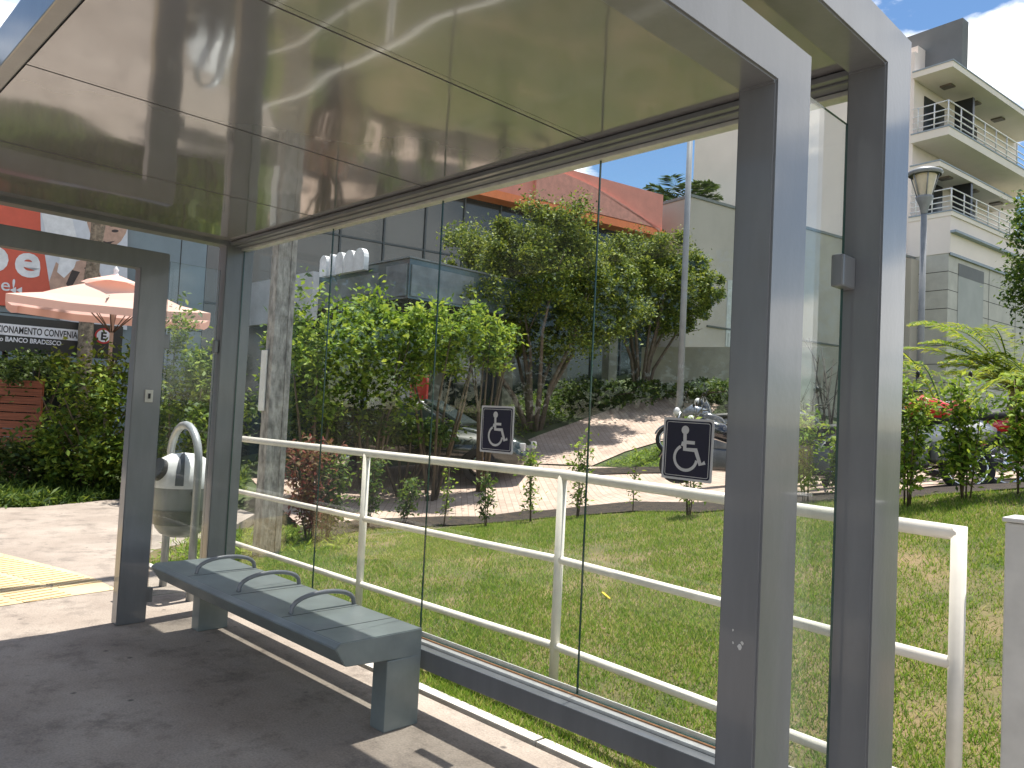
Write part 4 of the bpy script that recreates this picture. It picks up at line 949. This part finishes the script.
slab('canopy_slab', zc2, -.45, .0, 9.0, .28)
slab('terrace_floor', zf3, .12, .0, 9.6, .25)
# dark door recesses on the balcony side and front
mat('dark_opening', (.02, .022, .022), .3)
for z in (zf1, zf3):
    obj('door', B(-ov+.001, -ov+.04, 1.2, 3.2, z+.02, z+2.1, M=AM()), MATS['dark_opening'], ap); obj('door', B(-ov+.001, -ov+.04, 4.6, 6.8, z+.02, z+2.1, M=AM()), MATS['dark_opening'], ap)
    obj('door_leaf', B(-ov+.45, -ov+1.25, 3.3, 3.5, z+.02, z+2.3, M=AM()), MATS['dark_opening'], ap)
for z in (zr-.32, zc2-.28):
    for y in (1.6, 4.4, 7.2): obj('ceiling_lamp', B(-1.25, -.75, y, y+.45, z-.07, z-.002, M=AM()), mat('lamp_brown', (.16, .13, .10), .5), ap)
def rails(z, x1, y1, hh):
    bm = NB()
    for q in (hh, hh*.66, hh*.42, hh*.18):
        tube(bm, [AM() @ Vector(v) for v in ((-ov+.05, .06, z+q), (x1, .06, z+q), (x1, y1, z+q))], .028, 6)
    for y in np.arange(.06, y1, 1.25): tube(bm, [AM() @ Vector((x1, y, z)), AM() @ Vector((x1, y, z+hh))], .03, 6)
    for x in (-ov+.3, -ov+1.0): tube(bm, [AM() @ Vector((x, .06, z)), AM() @ Vector((x, .06, z+hh))], .03, 6)
    obj('balcony_railing', bm, mat('railing_white', (.75, .73, .70), .4), ap)
rails(zf1, -.16, 11.3, 1.12); rails(zf3, .05, 9.5, .95)
# lower storeys
bm = NB(); box(bm, -ov+.021, .06, .03, 9.5, AZ(957, 255), zf3-.253, M=AM()); obj('lower_wall', bm, M_aw, ap)
zg = AZ(957, 255)
bm = NB(); box(bm, -ov+.021, .0, .06, 26, -1, zg-.003, M=AM()); obj('ground_storey', bm, mat('stone_beige', (.50, .47, .41), .7, 0, .1, 1.5, .1, 20), ap)
bm = NB()
for z in np.arange(zg-8, zg-.2, .8): box(bm, .001, .006, .06, 26, z, z+.025, M=AM()); box(bm, -ov+.02, 0, .053, .058, z, z+.025, M=AM())
for y in np.arange(4.2, 26, 3.1): box(bm, .0065, .010, y, y+.025, -1, zg, M=AM())
obj('cladding_joint', bm, M_seam, ap)
bm = NB(); box(bm, .061, .10, .03, 26, zg-.1, zg+.02, M=AM()); box(bm, .065, .30, .0, 26, zf3-1.0, zf3-.9, M=AM()); obj('cornice', bm, M_ag, ap)
bm = NB(); box(bm, .011, .016, 1.0, 3.6, -.5, zg-.3, M=AM()); obj('garage_shutter', bm, mat('shutter_grey', (.36, .36, .33), .6, 0, .08, 1), ap)
bm = NB(); box(bm, .017, .024, 1.0, 3.6, zg-.85, zg-.3, M=AM()); obj('shutter_head', bm, M_gr, ap)
bm = NB(); box(bm, -7.5, -ov, -.6, -.4, -1, AZ(925, 268), M=AM()); box(bm, -ov, -ov+.5, -.62, .05, -1, AZ(933, 258), M=AM()); obj('forecourt_wall', bm, M_beige, ap)
bm = NB(); box(bm, -7.5, -ov-.01, -.66, -.35, AZ(925, 268)+.002, AZ(925, 268)+.12, M=AM()); obj('wall_coping', bm, MATS['coping_grey'], ap)
bm = NB(); box(bm, -2.6, -2.1, -.62, -.601, AZ(925, 300), AZ(925, 282), M=AM()); box(bm, -3.6, -2.9, -.62, -.601, AZ(925, 300), AZ(925, 278), M=AM()); obj('window', bm, MATS['dark_opening'], ap)
def far_tree(label, x, y, d, rw, rh, lm, n=9000):
    c = at(x, y, d); b = Vector((c.x, c.y, H(c.x, c.y)-.1)); t = thing('tree', label, 'tree', b)
    bm = NB(); tube(bm, [b, b.lerp(c, .6), c], [.18, .13, .05], 8)
    for k in range(6):
        a = k*1.05; tube(bm, [b.lerp(c, .6), c+Vector((math.cos(a)*rw*.6, math.sin(a)*rw*.6, rh*.2))], [.08, .02], 6)
    obj('trunk', bm, M_bark, t, True); obj('crown', leaves(crown_pts(c, (rw, rw, rh), n, 110, .13, .35), .16, .5, .4), lm, t)
far_tree('dark tree at the right edge beside the apartment building', 1058, 265, 24, 1.5, 2.4, L_mid)
far_tree('green tree behind the apartment terrace at the right edge', 1003, 235, 55, 3.0, 2.8, L_dark, 4000)

# ---------------------------------------------------------------- street lamp, pale pole
lb = at(921, 330, 15.5); lz = at(928, 205, 15.5).z; lb.z = H(lb.x, lb.y)
sl = thing('street_lamp', 'grey garden street lamp with flared conical lantern in front of the apartments', 'street lamp', lb)
M_lamp = mat('lamp_grey', (.22, .23, .24), .45)
obj('pole', tube(NB(), [lb, (lb.x, lb.y, lz)], [.07, .055], 12), M_lamp, sl, True)
c = (lb.x, lb.y, lz)
obj('lantern_base', lathe(NB(), [(.06, -.15), (.09, 0), (.16, .16), (.16, .20), (.05, .20)], 16, c), M_lamp, sl, True)
obj('diffuser', lathe(NB(), [(.12, .20), (.22, .62)], 16, c), mat('lamp_diffuser', (.62, .55, .42), .3), sl, True)
bm = NB()
for k in range(6):
    a = k*1.047; tube(bm, [(c[0]+.14*math.cos(a), c[1]+.14*math.sin(a), c[2]+.2), (c[0]+.27*math.cos(a), c[1]+.27*math.sin(a), c[2]+.64)], .012, 5)
obj('lantern_rib', bm, M_lamp, sl); obj('lantern_cap', lathe(NB(), [(.30, .62), (.33, .66), (.31, .70), (.18, .76), (.001, .78)], 20, c), M_lamp, sl, True)
pb = at(680, 395, 16.5); pb.z = H(pb.x, pb.y)-.1
tag(obj('pale_pole', tube(NB(), [pb, pb+Vector((0, 0, 8.5))], [.075, .055], 14), mat('pale_pole_paint', (.28, .29, .31), .5, 0, .1, 4), None, True), 'slender pale grey pole standing by the parked motorcycles', 'pole')

# ---------------------------------------------------------------- unseen far side of street, added and darkened for glass and ceiling reflections
ob = thing('unseen_street_wall', 'long unseen wall with gateways across the street, added and darkened for reflections', 'wall', (-10, -13.2, 0))
bm = NB(); box(bm, -45, 14, -13.6, -13.05, -.2, 1.6); obj('wall_face', bm, mat('opposite_wall', (.16, .14, .12), .8, 0, .2, .5), ob)
bm = NB()
for x in (-36, -24, -13, -4, 5): box(bm, x, x+3, -13.05+.003, -13.0, -.2, 1.5)
obj('gateway', bm, MATS['dark_opening'], ob)
for i, (x, y) in enumerate(((-30, -15), (-22, -15.5), (-14, -14.8), (-6, -15.3), (2, -15), (9, -15))):
    b = Vector((x, y, 0)); c = Vector((x, y, 5.2)); t = thing('tree', 'unseen leafy tree behind the wall across the street, filled out to darken reflections', 'tree', b, 0, 'unseen trees across the street, added for reflections')
    obj('trunk', tube(NB(), [b, b.lerp(c, .6), c], [.2, .15, .05], 8), M_bark, t, True); obj('crown', leaves(crown_pts(c, (4.6, 2.8, 4.4), 5000, 90, .16, .3), .34, .6, .4), L_mid, t)

# ---------------------------------------------------------------- sky, sun
SUN = Vector((-.03, .225, 1)).normalized()
w = bpy.data.worlds.new('World'); S.world = w; w.use_nodes = True; nt = w.node_tree; N = nt.nodes; L = nt.links
bg = N['Background']; bg.inputs[1].default_value = .080
sky = N.new('ShaderNodeTexSky'); sky.sky_type = 'NISHITA'; sky.sun_disc = False
sky.sun_elevation = math.asin(SUN.z); sky.sun_rotation = math.atan2(SUN.x, SUN.y); sky.air_density = 1.0; sky.dust_density = .1; sky.ozone_density = 1.0
tc = N.new('ShaderNodeTexCoord'); mp = N.new('ShaderNodeMapping'); mp.inputs['Scale'].default_value = (1, 1, 1.9); mp.inputs['Location'].default_value = (.33, .13, -.12)
n1 = N.new('ShaderNodeTexNoise'); n1.inputs['Scale'].default_value = 2.6; n1.inputs['Detail'].default_value = 12; n1.inputs['Roughness'].default_value = .55
r1 = N.new('ShaderNodeValToRGB'); r1.color_ramp.elements[0].position = .515; r1.color_ramp.elements[1].position = .575
mx = N.new('ShaderNodeMixRGB'); mx.inputs[2].default_value = (14.0, 13.8, 13.5, 1)
L.new(tc.outputs['Generated'], mp.inputs[0]); L.new(mp.outputs[0], n1.inputs['Vector']); L.new(n1.outputs[0], r1.inputs[0]); L.new(r1.outputs[0], mx.inputs[0])
hs = N.new('ShaderNodeHueSaturation'); hs.inputs['Saturation'].default_value = 1.15; L.new(sky.outputs[0], hs.inputs['Color']); L.new(hs.outputs[0], mx.inputs[1]); L.new(mx.outputs[0], bg.inputs[0])
sd = bpy.data.lights.new('sun', 'SUN'); sd.energy = 4.6; sd.angle = R(.53); sd.color = (1, .95, .87)
so = bpy.data.objects.new('sun', sd); COL.objects.link(so); so.rotation_euler = (-SUN).to_track_quat('-Z', 'Y').to_euler(); so.location = (0, 0, 20)

cd = bpy.data.cameras.new('camera'); co = bpy.data.objects.new('camera', cd); COL.objects.link(co); S.camera = co
cd.sensor_width = 36; cd.lens = FPX*36/1024; cd.clip_start = .05; cd.clip_end = 2000
co.matrix_world = Matrix(((RT.x, UP.x, -cf.x, 0), (RT.y, UP.y, -cf.y, 0), (RT.z, UP.z, -cf.z, CAMZ), (0, 0, 0, 1)))
S.view_settings.view_transform = 'Standard'; S.view_settings.look = 'None'; S.view_settings.exposure = .95; S.view_settings.gamma = 1
S.render.resolution_x = 1024; S.render.resolution_y = 768
